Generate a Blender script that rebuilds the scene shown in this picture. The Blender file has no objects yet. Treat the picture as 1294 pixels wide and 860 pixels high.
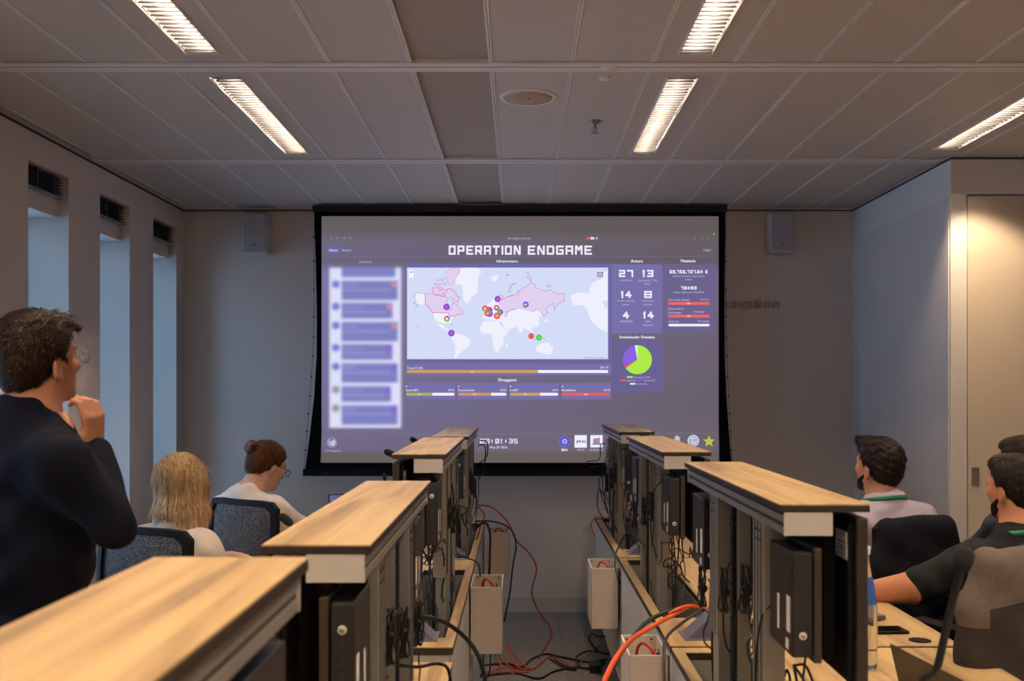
import bpy, math, random
import numpy as np
from mathutils import Vector, Matrix
random.seed(7)
SC = bpy.context.scene
COL = SC.collection
def lin(c):
    return tuple(((v/255)/12.92 if v/255 <= .04045 else ((v/255+.055)/1.055)**2.4) for v in c)

# ------------------------------------------------ camera, world, light, exposure
cam = bpy.data.objects.new('camera', bpy.data.cameras.new('camera')); COL.objects.link(cam)
cam.location = (0, 0, 1.5); cam.rotation_euler = (math.pi/2, 0, 0)
cam.data.sensor_width = 36; cam.data.lens = 35.34
cam.data.shift_x = -9/1294; cam.data.shift_y = 60/1294
cam.data.clip_start = .02
cam.data.dof.use_dof = True; cam.data.dof.focus_distance = 5.2; cam.data.dof.aperture_fstop = 6.3
SC.camera = cam
SC.view_settings.view_transform = 'Standard'; SC.view_settings.look = 'None'
SC.view_settings.gamma = 1; SC.view_settings.use_curve_mapping = False
SC.view_settings.exposure = 0.0
world = bpy.data.worlds.new('sky'); SC.world = world; world.use_nodes = True
wn = world.node_tree.nodes; bgn = wn['Background']
bgn.inputs[0].default_value = (.33, .62, 1.0, 1); bgn.inputs[1].default_value = 6.5
LAMP = 7.4            # ceiling luminaires
def area(name, loc, rot, sx, sy, power, color, spread=math.pi, portal=False):
    l = bpy.data.lights.new(name, 'AREA'); l.shape = 'RECTANGLE'; l.size = sx; l.size_y = sy
    l.energy = power; l.color = color; l.spread = spread
    if portal: l.cycles.is_portal = True
    o = bpy.data.objects.new(name, l); o.location = loc; o.rotation_euler = rot; COL.objects.link(o)
    return o
XL, XR, YB, YF, HC = -2.25, 2.234, 6.74, -3.0, 2.70
WIN = [(2.24,2.65),(3.03,3.44),(3.82,4.23),(4.607,5.02),(5.396,5.808),(6.182,6.597)]
for a, b in WIN:      # daylight entering through the window slots
    area('window_daylight', (XL-.33, (a+b)/2, 1.42), (0, -math.pi/2, 0), 1.8, b-a, 0, (1,1,1), portal=True)

# ------------------------------------------------ helpers
def P(px, py, d):
    return Vector(((px-656)*d/1270, d, 1.5-(py-490)*d/1270))
MATS = {}
def mat(name, rgb, rough=.6, metal=0, noise=0, nscale=30, bump=0, bscale=200, spec=.5, emit=None, es=1, coat=0):
    if name in MATS: return MATS[name]
    m = bpy.data.materials.new(name); m.use_nodes = True; MATS[name] = m
    nt = m.node_tree; b = nt.nodes['Principled BSDF']
    c = lin(rgb)
    b.inputs['Base Color'].default_value = (*c, 1); b.inputs['Roughness'].default_value = rough
    b.inputs['Metallic'].default_value = metal; b.inputs['Specular IOR Level'].default_value = spec
    b.inputs['Coat Weight'].default_value = coat
    tc = nt.nodes.new('ShaderNodeTexCoord')
    if noise:
        n = nt.nodes.new('ShaderNodeTexNoise'); n.inputs['Scale'].default_value = nscale; n.inputs['Detail'].default_value = 4
        nt.links.new(tc.outputs['Object'], n.inputs['Vector'])
        r = nt.nodes.new('ShaderNodeValToRGB')
        r.color_ramp.elements[0].position = .3; r.color_ramp.elements[1].position = .7
        r.color_ramp.elements[0].color = (*[v*(1-noise) for v in c], 1); r.color_ramp.elements[1].color = (*[min(1,v*(1+noise)) for v in c], 1)
        nt.links.new(n.outputs[0], r.inputs[0]); nt.links.new(r.outputs[0], b.inputs['Base Color'])
    if bump:
        n2 = nt.nodes.new('ShaderNodeTexNoise'); n2.inputs['Scale'].default_value = bscale; n2.inputs['Detail'].default_value = 3
        nt.links.new(tc.outputs['Object'], n2.inputs['Vector'])
        bp = nt.nodes.new('ShaderNodeBump'); bp.inputs['Strength'].default_value = bump; bp.inputs['Distance'].default_value = .002
        nt.links.new(n2.outputs[0], bp.inputs['Height']); nt.links.new(bp.outputs[0], b.inputs['Normal'])
    if emit is not None:
        b.inputs['Emission Color'].default_value = (*lin(emit), 1); b.inputs['Emission Strength'].default_value = es
    return m
def emat(name, rgb, es=1.0):
    if name in MATS: return MATS[name]
    return mat(name, (0,0,0), .9, spec=0, emit=rgb, es=es)
def wood_mat(name, c1, c2, c3):
    m = bpy.data.materials.new(name); m.use_nodes = True; MATS[name] = m
    nt = m.node_tree; b = nt.nodes['Principled BSDF']; b.inputs['Roughness'].default_value = .42
    tc = nt.nodes.new('ShaderNodeTexCoord')
    mp = nt.nodes.new('ShaderNodeMapping'); mp.inputs['Scale'].default_value = (16, 1.0, 16)
    oi = nt.nodes.new('ShaderNodeObjectInfo')
    ad = nt.nodes.new('ShaderNodeVectorMath'); ad.operation = 'ADD'
    sc = nt.nodes.new('ShaderNodeVectorMath'); sc.operation = 'SCALE'; sc.inputs[3].default_value = 13
    cx = nt.nodes.new('ShaderNodeCombineXYZ')
    nt.links.new(oi.outputs['Random'], cx.inputs[0]); nt.links.new(oi.outputs['Random'], cx.inputs[1])
    nt.links.new(cx.outputs[0], sc.inputs[0]); nt.links.new(tc.outputs['Object'], ad.inputs[0]); nt.links.new(sc.outputs[0], ad.inputs[1])
    nt.links.new(ad.outputs[0], mp.inputs[0])
    n = nt.nodes.new('ShaderNodeTexNoise'); n.inputs['Scale'].default_value = 1.1; n.inputs['Detail'].default_value = 5; n.inputs['Distortion'].default_value = .9
    nt.links.new(mp.outputs[0], n.inputs['Vector'])
    r = nt.nodes.new('ShaderNodeValToRGB'); e = r.color_ramp.elements
    e[0].position = .32; e[0].color = (*lin(c1),1); e[1].position = .62; e[1].color = (*lin(c3),1)
    x = e.new(.46); x.color = (*lin(c2),1)
    nt.links.new(n.outputs[0], r.inputs[0])
    mp2 = nt.nodes.new('ShaderNodeMapping'); mp2.inputs['Scale'].default_value = (220, 5, 220)
    n2 = nt.nodes.new('ShaderNodeTexNoise'); n2.inputs['Scale'].default_value = 1; n2.inputs['Detail'].default_value = 2
    nt.links.new(tc.outputs['Object'], mp2.inputs[0]); nt.links.new(mp2.outputs[0], n2.inputs['Vector'])
    mx = nt.nodes.new('ShaderNodeMix'); mx.data_type = 'RGBA'; mx.blend_type = 'MULTIPLY'; mx.inputs[0].default_value = .35
    nt.links.new(r.outputs[0], mx.inputs[6]); nt.links.new(n2.outputs[0], mx.inputs[7]); 
    g = nt.nodes.new('ShaderNodeBrightContrast'); g.inputs['Bright'].default_value = .04; nt.links.new(mx.outputs[2], g.inputs[0])
    nt.links.new(g.outputs[0], b.inputs['Base Color'])
    return m
M_WOOD = wood_mat('oak_laminate', (136,104,62), (182,146,90), (204,172,114))
M_EDGE = mat('dark_edge', (38,28,24), .5)
M_ALU = mat('aluminium', (150,146,140), .38, .55, noise=.05, nscale=8)
M_ALUD = mat('aluminium_shadow_groove', (45,43,42), .5, .3)
M_WHITEM = mat('white_powder_coat', (182,178,172), .55, noise=.02)
M_BLACK = mat('black_plastic', (12,11,12), .65, spec=.2)
M_BLACK2 = mat('black_metal', (30,29,31), .4, .3)
M_RUB = mat('black_rubber', (13,13,14), .5)
M_WALL = mat('painted_wall', (200,192,186), .85, bump=.15, bscale=300)
M_CEIL = mat('metal_ceiling', (178,169,161), .55, spec=.4)
M_RAIL = mat('ceiling_rail_white', (206,200,195), .6)

class MB:
    """collects shapes; build() links them as ONE mesh object"""
    def __init__(s): s.v = []; s.f = []; s.m = []; s.sm = []
    def add(s, vs, fs, mi=0, smooth=False):
        o = len(s.v); s.v += [tuple(v) for v in vs]
        for f in fs: s.f.append(tuple(i+o for i in f)); s.m.append(mi); s.sm.append(smooth)
    def box(s, x0, x1, y0, y1, z0, z1, mi=0):
        if x0 > x1: x0, x1 = x1, x0
        if y0 > y1: y0, y1 = y1, y0
        if z0 > z1: z0, z1 = z1, z0
        s.add([(x0,y0,z0),(x1,y0,z0),(x1,y1,z0),(x0,y1,z0),(x0,y0,z1),(x1,y0,z1),(x1,y1,z1),(x0,y1,z1)],
              [(0,3,2,1),(4,5,6,7),(0,1,5,4),(1,2,6,5),(2,3,7,6),(3,0,4,7)], mi)
    def rbox(s, c, h, M=None, mi=0):   # oriented box: centre, half sizes, matrix
        M = M or Matrix.Identity(3); c = Vector(c)
        vs = [c + M @ Vector((sx*h[0], sy*h[1], sz*h[2])) for sz in (-1,1) for sx, sy in ((-1,-1),(1,-1),(1,1),(-1,1))]
        s.add(vs, [(0,3,2,1),(4,5,6,7),(0,1,5,4),(1,2,6,5),(2,3,7,6),(3,0,4,7)], mi)
    def tube(s, pts, r, n=7, mi=0, closed=False, caps=True):
        pts = [Vector(p) for p in pts]; m = len(pts)
        if not hasattr(r, '__len__'): r = [r]*m
        t0 = (pts[1]-pts[0]).normalized(); up = Vector((0,0,1)) if abs(t0.z) < .9 else Vector((1,0,0))
        nrm = t0.cross(up).normalized(); vs = []
        for i, p in enumerate(pts):
            if closed: t = (pts[(i+1)%m]-pts[i-1]).normalized()
            else: t = (pts[min(i+1,m-1)]-pts[max(i-1,0)]).normalized()
            nrm = (nrm - t*nrm.dot(t)); nrm = nrm.normalized() if nrm.length > 1e-6 else t.orthogonal().normalized()
            b = t.cross(nrm)
            for k in range(n):
                a = 2*math.pi*k/n; vs.append(p + (nrm*math.cos(a)+b*math.sin(a))*r[i])
        fs = []
        for i in range(m if closed else m-1):
            j = (i+1) % m
            for k in range(n): fs.append((i*n+k, i*n+(k+1)%n, j*n+(k+1)%n, j*n+k))
        s.add(vs, fs, mi, True)
        if caps and not closed:
            s.add([vs[k] for k in range(n)][::-1], [tuple(range(n))], mi); s.add([vs[(m-1)*n+k] for k in range(n)], [tuple(range(n))], mi)
    def lathe(s, c, prof, n=24, mi=0, M=None, smooth=True):
        c = Vector(c); M = M or Matrix.Identity(3); vs = []
        for r, z in prof:
            for k in range(n):
                a = 2*math.pi*k/n; vs.append(c + M @ Vector((r*math.cos(a), r*math.sin(a), z)))
        fs = []
        for i in range(len(prof)-1):
            for k in range(n): fs.append((i*n+k, i*n+(k+1)%n, (i+1)*n+(k+1)%n, (i+1)*n+k))
        s.add(vs, fs, mi, smooth)
        s.add(vs[:n][::-1], [tuple(range(n))], mi); s.add(vs[-n:], [tuple(range(n))], mi)
    def build(s, name, mats, parent=None, bevel=0, kind=None, origin=None):
        me = bpy.data.meshes.new(name)
        o = Vector(origin) if origin is not None else Vector((0,0,0))
        me.from_pydata([Vector(v)-o for v in s.v], [], s.f)
        for m in (mats if isinstance(mats, (list,tuple)) else [mats]): me.materials.append(m)
        me.polygons.foreach_set('material_index', s.m); me.polygons.foreach_set('use_smooth', s.sm); me.update()
        ob = bpy.data.objects.new(name, me); COL.objects.link(ob)
        ob.location = o
        if parent is not None:
            ob.parent = parent; w = Vector((0,0,0)); q = parent
            while q: w += q.location; q = q.parent
            ob.location = o - w
        if bevel:
            b = ob.modifiers.new('bevel', 'BEVEL'); b.width = bevel; b.segments = 2; b.limit_method = 'ANGLE'
        if kind: ob['kind'] = kind
        return ob
def tag(o, label, cat, group=None):
    o['label'] = label; o['category'] = cat
    if group: o['group'] = group
    return o
def thing(name, label, cat, loc=(0,0,0), group=None):
    o = bpy.data.objects.new(name, None); COL.objects.link(o); o.location = loc; o.empty_display_size = .05
    return tag(o, label, cat, group)
def struct(o): o['kind'] = 'structure'; return o
def smoothpts(pts, n=8):
    pts = [Vector(p) for p in pts]; out = []
    q = [pts[0]*2-pts[1]] + pts + [pts[-1]*2-pts[-2]]
    for i in range(1, len(q)-2):
        for k in range(n):
            t = k/n; a, b, c, d = q[i-1], q[i], q[i+1], q[i+2]
            out.append(.5*((2*b)+(-a+c)*t+(2*a-5*b+4*c-d)*t*t+(-a+3*b-3*c+d)*t**3))
    out.append(pts[-1]); return out
FONTC = {}
def glyph_mesh(s):
    if s in FONTC: return FONTC[s]
    cu = bpy.data.curves.new('t', 'FONT'); cu.body = s; cu.size = 1; cu.resolution_u = 3
    ob = bpy.data.objects.new('t', cu); COL.objects.link(ob)
    bpy.context.view_layer.update()
    me = bpy.data.meshes.new_from_object(ob.evaluated_get(bpy.context.evaluated_depsgraph_get()))
    vs = [tuple(v.co) for v in me.vertices]; fs = [tuple(p.vertices) for p in me.polygons]
    bpy.data.objects.remove(ob); bpy.data.curves.remove(cu); bpy.data.meshes.remove(me)
    FONTC[s] = (vs, fs); return FONTC[s]
def put_text(mb, s, org, ux, uz, h, mi=0, align='c', bold=0):
    """flat text: org centre point, ux right vector, uz up vector, cap height h"""
    vs, fs = glyph_mesh(s)
    if not vs: return
    x0 = min(v[0] for v in vs); x1 = max(v[0] for v in vs); k = h/.7
    off = {'c': (x0+x1)/2, 'l': x0, 'r': x1}[align]
    for d in ((0,), (-bold, bold))[bool(bold)]:
        mb.add([Vector(org)+Vector(ux)*((v[0]-off)*k+d)+Vector(uz)*((v[1]-.35)*k) for v in vs], fs, mi)

# ------------------------------------------------ the room
def slab(name, b, m): return struct((lambda q: (q.box(*b), q.build(name, m))[1])(MB()))
floor = slab('floor', (XL-.3, 4.2, YF-.2, YB+.2, -.12, -.012), mat('screed', (60,58,58), .9))
# carpet tiles
def carpet_mat():
    m = mat('carpet', (144,138,134), .95, noise=.45, nscale=90, bump=.8, bscale=500, spec=.1)
    return m
cm = carpet_mat(); proto = None
for i in range(13):
    for j in range(19):
        x0 = XL + i*.5; y0 = YB-(j+1)*.5
        if proto is None:
            q = MB(); q.box(0, .4985, 0, .4985, -.012, 0); proto = q.build('carpet_tile', cm, floor); t = proto
        else:
            t = proto.copy(); COL.objects.link(t); t.parent = floor
        t.location = (x0, y0, 0)
# back wall and side walls
wb = slab('wall_back', (XL-.3, 4.2, YB, YB+.2, 0, 3.0), M_WALL)
slab('wall_front', (XL-.3, 4.2, YF-.2, YF, 0, 3.0), M_WALL)
slab('wall_far_right', (4.0, 4.2, YF, 5.2, 0, 3.0), M_WALL)
# left wall with window slots
q = MB(); edges = [YF] + [v for ab in WIN for v in ab] + [YB]
TH = .34
for i in range(0, len(edges), 2): q.box(XL-TH, XL, edges[i], edges[i+1], 0, 3.0)
for a, b in WIN:
    q.box(XL-TH, XL, a, b, 0, .5); q.box(XL-TH, XL, a, b, 2.548, 3.0)
    q.box(XL-TH, XL-.055, a, b, 2.35, 2.548)
wl = struct(q.build('wall_left', M_WALL))
M_GRILL = mat('grille_dark', (22,22,26), .5)
M_GLASS = bpy.data.materials.new('window_glass'); M_GLASS.use_nodes = True
nt = M_GLASS.node_tree; nt.nodes.clear(); out = nt.nodes.new('ShaderNodeOutputMaterial'); mx = nt.nodes.new('ShaderNodeMixShader')
tr = nt.nodes.new('ShaderNodeBsdfTransparent'); gl = nt.nodes.new('ShaderNodeBsdfGlossy'); gl.inputs['Roughness'].default_value = .02
fr = nt.nodes.new('ShaderNodeFresnel'); nt.links.new(fr.outputs[0], mx.inputs[0]); nt.links.new(tr.outputs[0], mx.inputs[1]); nt.links.new(gl.outputs[0], mx.inputs[2]); nt.links.new(mx.outputs[0], out.inputs[0])
for n, (a, b) in enumerate(WIN):
    q = MB()
    for y0, y1, z0, z1 in ((a, a+.03, .5, 2.35), (b-.03, b, .5, 2.35), (a, b, .5, .53), (a, b, 2.32, 2.35)):
        q.box(XL-TH+.02, XL-TH+.06, y0, y1, z0, z1)
    w = struct(q.build('window_%d' % (n+1), mat('window_frame', (70,74,80), .5)))
    q = MB(); q.box(XL-TH+.034, XL-TH+.042, a+.03, b-.03, .53, 2.32); q.build('window_pane', M_GLASS, w)
    # vent grille above the slot
    g = MB()
    g.box(XL-.05, XL-.045, a+.002, b-.03, 2.435, 2.545)
    for z in (2.437, 2.543): g.box(XL-.045, XL-.012, a+.002, b-.03, z-.004, z+.004, 1)
    gr = struct(g.build('vent_grille', [M_GRILL, M_ALU]))
    for k in range(6):
        q = MB(); z = 2.452+k*.0155; q.box(XL-.042, XL-.016, a+.004, b-.032, z-.0012, z+.0012); q.build('grille_slat', mat('slat_grey', (44,44,50), .5), gr)
    for y in (a+.12, b-.12):
        q = MB(); q.box(XL-.020, XL-.013, y-.006, y+.006, 2.441, 2.539); q.build('grille_bracket', mat('slat_grey', (44,44,50)), gr)
# right block (store room) with flush doors
q = MB(); q.box(XR, 2.262, 5.30, YB, 0, 3.0); q.box(XR, 2.262, 5.205, 5.30, 0, 2.503); q.box(2.262, 2.318, 5.205, 5.30, 0, 2.503); q.box(XR, 4.2, 5.2, 5.30, 2.503, 3.0); q.box(2.318, 4.2, 5.235, 5.30, 0, 2.503)
struct(q.build('wall_right', M_WALL))
q = MB(); q.box(XR-.006, XR, 5.22, 6.57, .08, 2.488); struct(q.build('door_1', mat('door_grey', (192,184,180), .8), bevel=.002))
M_CAB = mat('cabinet_front', (196,180,160), .6)
q = MB(); q.box(2.324, 3.25, 5.208, 5.233, .02, 2.495)
d2 = struct(q.build('door_2', M_CAB, bevel=.002))
hp = P(1232, 602, 5.208)
q = MB(); w = .0155; hh = .045
for bx in ((-w-.004,-w,-hh,hh),(w,w+.004,-hh,hh),(-w,w,hh,hh+.004),(-w,w,-hh-.004,-hh)):
    q.box(hp.x+bx[0], hp.x+bx[1], 5.204, 5.208, hp.z+bx[2], hp.z+bx[3])
q.box(hp.x-w, hp.x+w, 5.2065, 5.2078, hp.z-hh, hp.z+hh, 1)
q.build('recessed_pull', [M_ALU, mat('pull_back', (120,112,98), .4, .4)], d2)
q = MB(); q.box(3.256, 4.0, 5.208, 5.233, .02, 2.495); struct(q.build('door_3', M_CAB, bevel=.002))
q = MB(); q.box(XL, XR, YB-.012, YB, 0, .10); struct(q.build('baseboard_back', mat('skirting', (186,178,168), .6), bevel=.002))
q = MB(); q.box(XL, XL+.012, YF, YB-.012, 0, .10); struct(q.build('baseboard_left', mat('skirting', (186,178,168), .6)))
q = MB(); q.box(XR-.012, XR-.0065, 5.2, YB-.012, 0, .08); struct(q.build('baseboard_right', mat('skirting', (186,178,168), .6)))
q = MB(); q.box(XL, XL+.006, YF, YB, HC-.018, HC-.008); struct(q.build('trim_1', mat('shadow_gap', (50,46,46), .8)))
q = MB(); q.box(XL+.006, XR, YB-.006, YB, HC-.015, HC-.007); struct(q.build('trim_2', mat('shadow_gap', (50,46,46), .8)))
q = MB(); q.box(XR-.006, XR, 5.194, YB-.006, HC-.018, HC-.008); q.box(XR, 4.0, 5.194, 5.2, HC-.018, HC-.008); struct(q.build('trim_3', mat('shadow_gap', (50,46,46), .8)))
# ceiling
ceil = slab('ceiling', (XL-.3, 4.2, YF-.2, YB+.2, HC+.12, HC+.2), mat('ceiling_void', (60,56,54), .9))
lines = [-.104-.2983*k for k in range(0, 8)][::-1] + [-.104+.2983*k for k in range(1, 15)]
rails = [(YB-.02, YB), (5.262, 5.352), (3.70, 3.80), (2.14, 2.24), (.58, .68), (-.98, -.88), (-2.54, -2.44)]
FIX = {}   # (column index, bay) -> fixture opening
def colx(x): return max(i for i, l in enumerate(lines) if l <= x)
FX = [-1.135, .6325, 2.14]
bays = [(5.352, YB-.02), (3.80, 5.262), (2.24, 3.70), (.68, 2.14), (-.88, .58), (-2.44, -.98)]
fixtures = []
for bi in (1, 2, 3, 4, 5):
    y0, y1 = bays[bi]
    for fx in FX:
        if fx == 2.14 and bi == 1: fy = (3.80, 5.05)
        elif bi == 2: fy = (2.34, 3.603)
        else: fy = (y0+.08, y1-.113)
        fixtures.append((fx, fy[0], fy[1], bi))
strip = (-.402, -.104); px_mesh = {}
for bi, (y0, y1) in enumerate(bays):
    for i, x0 in enumerate(lines):
        x1 = x0+.2983
        if x0 < XL-.32 or x0 > 3.98: continue
        cx = (x0+x1)/2; fx = [f for f in fixtures if f[3] == bi and abs(f[0]-cx) < .14]
        q = MB(); a, b = x0+.0095, x1-.0095
        if abs(x0+.4023) < .01:
            q.box(a, b, y0+.002, y1-.002, HC+.010, HC+.014); q.build('recessed_ceiling_panel', mat('brown_panel', (150,136,124), .6), ceil); continue
        if fx:
            f = fx[0]; u0, u1 = f[0]-.0575, f[0]+.0575
            q.box(a, u0, y0+.002, y1-.002, HC, HC+.004); q.box(u1, b, y0+.002, y1-.002, HC, HC+.004)
            q.box(u0, u1, y0+.002, f[1], HC, HC+.004); q.box(u0, u1, f[2], y1-.002, HC, HC+.004)
            q.build('ceiling_panel', M_CEIL, ceil)
        else:
            if bi in px_mesh:
                o = px_mesh[bi].copy(); COL.objects.link(o); o.parent = ceil; o.location = (x0, 0, 0)
            else:
                q.box(.0095, .2888, y0+.002, y1-.002, HC, HC+.004)
                o = q.build('ceiling_panel', M_CEIL, ceil); o.location = (x0, 0, 0); px_mesh[bi] = o
for y0, y1 in rails:
    q = MB(); q.box(XL-.3, 4.2, y0, y1, HC-.006, HC+.02)
    if y1-y0 > .05: q.box(XL-.3, 4.2, y0+.042, y0+.046, HC-.0065, HC-.006, 1)
    q.build('cross_rail', [M_RAIL, mat('shadow_gap', (50,46,46))], ceil)
for l in lines:
    q = MB(); q.box(l-.0085, l-.001, YF, YB, HC-.002, HC+.03); q.box(l+.001, l+.0085, YF, YB, HC-.002, HC+.03); q.box(l-.001, l+.001, YF, YB, HC+.002, HC+.03, 1)
    q.build('panel_rail', [M_RAIL, mat('shadow_gap', (50,46,46))], ceil)
# luminaires
M_HOUS = mat('reflector', (84,82,82), .5)
M_LOUV = mat('louvre_blade', (50,49,53), .5)
fl = {(-1.135,1):'bright louvred ceiling light in left half, second from the screen row above blank wall', (.6325,1):'bright louvred ceiling light near the round speaker and sprinkler, nearer the screen',
      (2.14,1):'louvred ceiling light at the far right above the cabinet corner', (-1.135,2):'louvred ceiling light cut by the top edge, left half', (.6325,2):'louvred ceiling light cut by the top edge, right half'}
fl[(-1.135,1)] = 'whole louvred ceiling light in left half of the ceiling'
for fx, y0, y1, bi in fixtures:
    L = fl.get((fx, bi), 'louvred ceiling light, %s in the %s row behind the viewpoint' % (('leftmost','middle','rightmost')[FX.index(fx)], {2:'nearest',3:'second',4:'third',5:'last'}.get(bi)))
    t = thing('ceiling_light', L, 'ceiling light', (fx, (y0+y1)/2, HC), 'louvred ceiling lights')
    q = MB(); w = .0575
    q.box(fx-w, fx+w, y0, y1, HC+.075, HC+.079); q.box(fx-w, fx-w+.003, y0, y1, HC, HC+.075); q.box(fx+w-.003, fx+w, y0, y1, HC, HC+.075)
    q.box(fx-w, fx+w, y0, y0+.003, HC, HC+.075); q.box(fx-w, fx+w, y1-.003, y1, HC, HC+.075); q.build('housing', M_HOUS, t)
    q = MB()
    for a, b, c, d in ((-w-.006,-w,y0-.006,y1+.006),(w,w+.006,y0-.006,y1+.006),(-w,w,y0-.006,y0),(-w,w,y1,y1+.006)): q.box(fx+a, fx+b, c, d, HC-.004, HC)
    q.build('trim_frame', M_RAIL, t)
    vis = bi in (1, 2)
    n = 34 if vis else 10; pm = None
    for k in range(n):
        y = y0+.01+(y1-y0-.02)*(k+.5)/n
        if pm is None:
            q = MB(); q.add([(-w+.004,0,.0),(w-.004,0,.0),(w-.004,.003,.019),(-w+.004,.003,.019),(-w+.004,.0012,0),(w-.004,.0012,0),(w-.004,.009,.019),(-w+.004,.009,.019)],
                 [(0,1,2,3),(5,4,7,6),(0,4,5,1),(3,2,6,7)]); q.box(-w+.004, w-.004, -.002, .003, -.001, .0045, 1); o = q.build('louvre', [M_LOUV, mat('louvre_lip', (14,14,16), .5)], t); pm = o  # dark lip paints the shade lines between the bright blades
        else: o = pm.copy(); COL.objects.link(o); o.parent = t
        o.location = (0, y-(y0+y1)/2, .001)
    q = MB(); q.tube([(fx, y0+.04, HC+.052), (fx, y1-.04, HC+.052)], .008, 8)
    q.build('fluorescent_tube', emat('lamp_glow', (255,228,198), 60*LAMP), t)
l = bpy.data.lights.new('wall_washer', 'SPOT'); l.energy = 62; l.color = (1,.78,.52); l.spot_size = math.radians(74); l.spot_blend = .55; l.shadow_soft_size = .02  # added spot for the warm pool the end luminaire throws on the cabinet
o = bpy.data.objects.new('wall_washer', l); COL.objects.link(o); o.location = (2.16, 4.90, HC-.012); o.rotation_euler = (Vector((2.75,5.2,1.0))-o.location).to_track_quat('-Z','Y').to_euler()
# ceiling devices
def disc(name, label, cat, px, py, r, t=.006, m=None, prof=None):
    d = 1.2*1270/(490-py); c = P(px, py, d); q = MB()
    q.lathe((c.x, d, HC), prof or [(r,0),(r*.97,-t),(r*.3,-t-.001),(.002,-t-.001)], 32, M=None)
    o = q.build(name, m or M_RAIL); return tag(o, label, cat)
sp = thing('ceiling_speaker', 'round flush ceiling speaker with beige grille beside the brown strip', 'speaker', (P(668,123,4.152).x, 4.152, HC))
q = MB(); c = (sp.location.x, 4.152, HC); q.lathe(c, [(.120,0),(.118,-.005),(.100,-.005),(.098,-.002)], 40); q.build('rim', M_RAIL, sp)
q = MB(); q.lathe(c, [(.098,-.002),(.097,-.0055),(.05,-.0062),(.002,-.0062)], 40); q.lathe((c[0],c[1],HC-.0062), [(.006,0),(.005,-.001)], 12, 1)
q.build('grille', [mat('speaker_mesh', (172,150,128), .7, bump=.5, bscale=900), M_ALUD], sp)
disc('ceiling_sensor', 'small white round cover on the cross rail above the sprinkler', 'sensor', 769, 84, .043)
disc('ceiling_sensor', 'tiny white disc sensor on ceiling just below the rail cover', 'sensor', 764, 97.5, .021, .010)
disc('ceiling_cover', 'faint round cover plate on the ceiling toward the right', 'cover', 1170, 149, .045, .003, M_CEIL)
c = P(751, 153, 1.2*1270/337); s = thing('sprinkler', 'chrome fire sprinkler hanging from ceiling between speaker and light', 'sprinkler', (c.x, c.y, HC))
q = MB(); q.lathe((c.x,c.y,HC), [(.034,0),(.032,-.004),(.014,-.012),(.012,-.016)], 24); q.build('escutcheon', M_ALU, s)
q = MB(); q.lathe((c.x,c.y,HC), [(.008,-.012),(.008,-.030),(.004,-.034),(.004,-.052)], 12)
for sx in (-1,1): q.tube([(c.x+sx*.008,c.y,HC-.026),(c.x+sx*.013,c.y,HC-.04),(c.x+sx*.004,c.y,HC-.052)], .002, 6)
q.build('frame', M_ALU, s)
q = MB(); q.lathe((c.x,c.y,HC), [(.003,-.052),(.019,-.054),(.020,-.056),(.003,-.057)], 16); q.build('deflector', M_ALU, s)
# wall speakers
for nm, x0, x1, y1, lab in (('l',305,337,320,'white wall speaker left of the projection screen'),('r',974,1005,318,'white wall speaker right of the projection screen')):
    d = 6.58; a = P(x0,266,d); b = P(x1,y1,d); t = thing('wall_speaker', lab, 'speaker', ((a.x+b.x)/2, 6.66, b.z), 'wall speakers')
    q = MB(); q.box(a.x, b.x, 6.60, 6.735, b.z, a.z-.01); q.build('cabinet', mat('speaker_white', (178,176,178), .5), t, bevel=.008)
    q = MB(); q.box(a.x+.008, b.x-.008, 6.592, 6.600, b.z+.012, a.z-.02); q.build('front_grille', mat('speaker_cloth', (158,156,162), .8, bump=.6, bscale=1200), t, bevel=.003)
    q = MB(); q.box((a.x+b.x)/2-.012, (a.x+b.x)/2+.012, 6.590, 6.592, b.z+.055, b.z+.060); q.build('badge', M_ALUD, t)
# raised lettering behind the screen edge
q = MB(); c = P(985, 384, 6.73)
vs, fs = glyph_mesh('innovation'); x0 = min(v[0] for v in vs); x1 = max(v[0] for v in vs); k = .47/(x1-x0)
A = [Vector((c.x-(x1-v[0])*k, 6.722, c.z-.03+v[1]*k)) for v in vs]; q.add(A, fs); B = [v+Vector((0,.018,0)) for v in A]; q.add(B, [f[::-1] for f in fs])
from collections import Counter
ec = Counter(); 
for f in fs:
    for i in range(len(f)): ec[frozenset((f[i], f[(i+1)%len(f)]))] += 1
for f in fs:
    for i in range(len(f)):
        a, b = f[i], f[(i+1)%len(f)]
        if ec[frozenset((a,b))] == 1: q.add([A[a],A[b],B[b],B[a]], [(0,3,2,1)])
tag(q.build('wall_lettering', mat('lettering', (172,162,155), .5)), 'raised grey letters reading innovation on wall, half hidden by screen', 'lettering')
# ------------------------------------------------ projection screen
DS = 6.56
def S(px, py, l=0): p = P(px, py, DS); return Vector((p.x, DS-.0006*l, p.z))
scr = thing('projection_screen', 'large tensioned projection screen with black border showing a web dashboard', 'screen', (P(656,600,DS).x, DS+.03, P(656,600,DS).z))
q = MB()   # fabric with flared black side borders
outL = [(397,267),(399,330),(400.5,400),(400,450),(397,500),(392,545),(386,590),(384,598)]
inL = [(408.5,273),(408.5,330),(408.2,400),(407.8,450),(407.3,500),(406.5,545),(405,584)]
outR = [(917,266),(916,330),(915.5,400),(916,450),(918,500),(921,545),(925,592)]
inR = [(905,273),(905.4,330),(906,400),(906.6,450),(907.4,500),(908.4,545),(909.5,584)]
def strip_poly(A, B, mi):
    n = min(len(A), len(B))
    for i in range(n-1): q.add([S(*A[i]), S(*B[i]), S(*B[i+1]), S(*A[i+1])], [(0,1,2,3)], mi)
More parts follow.
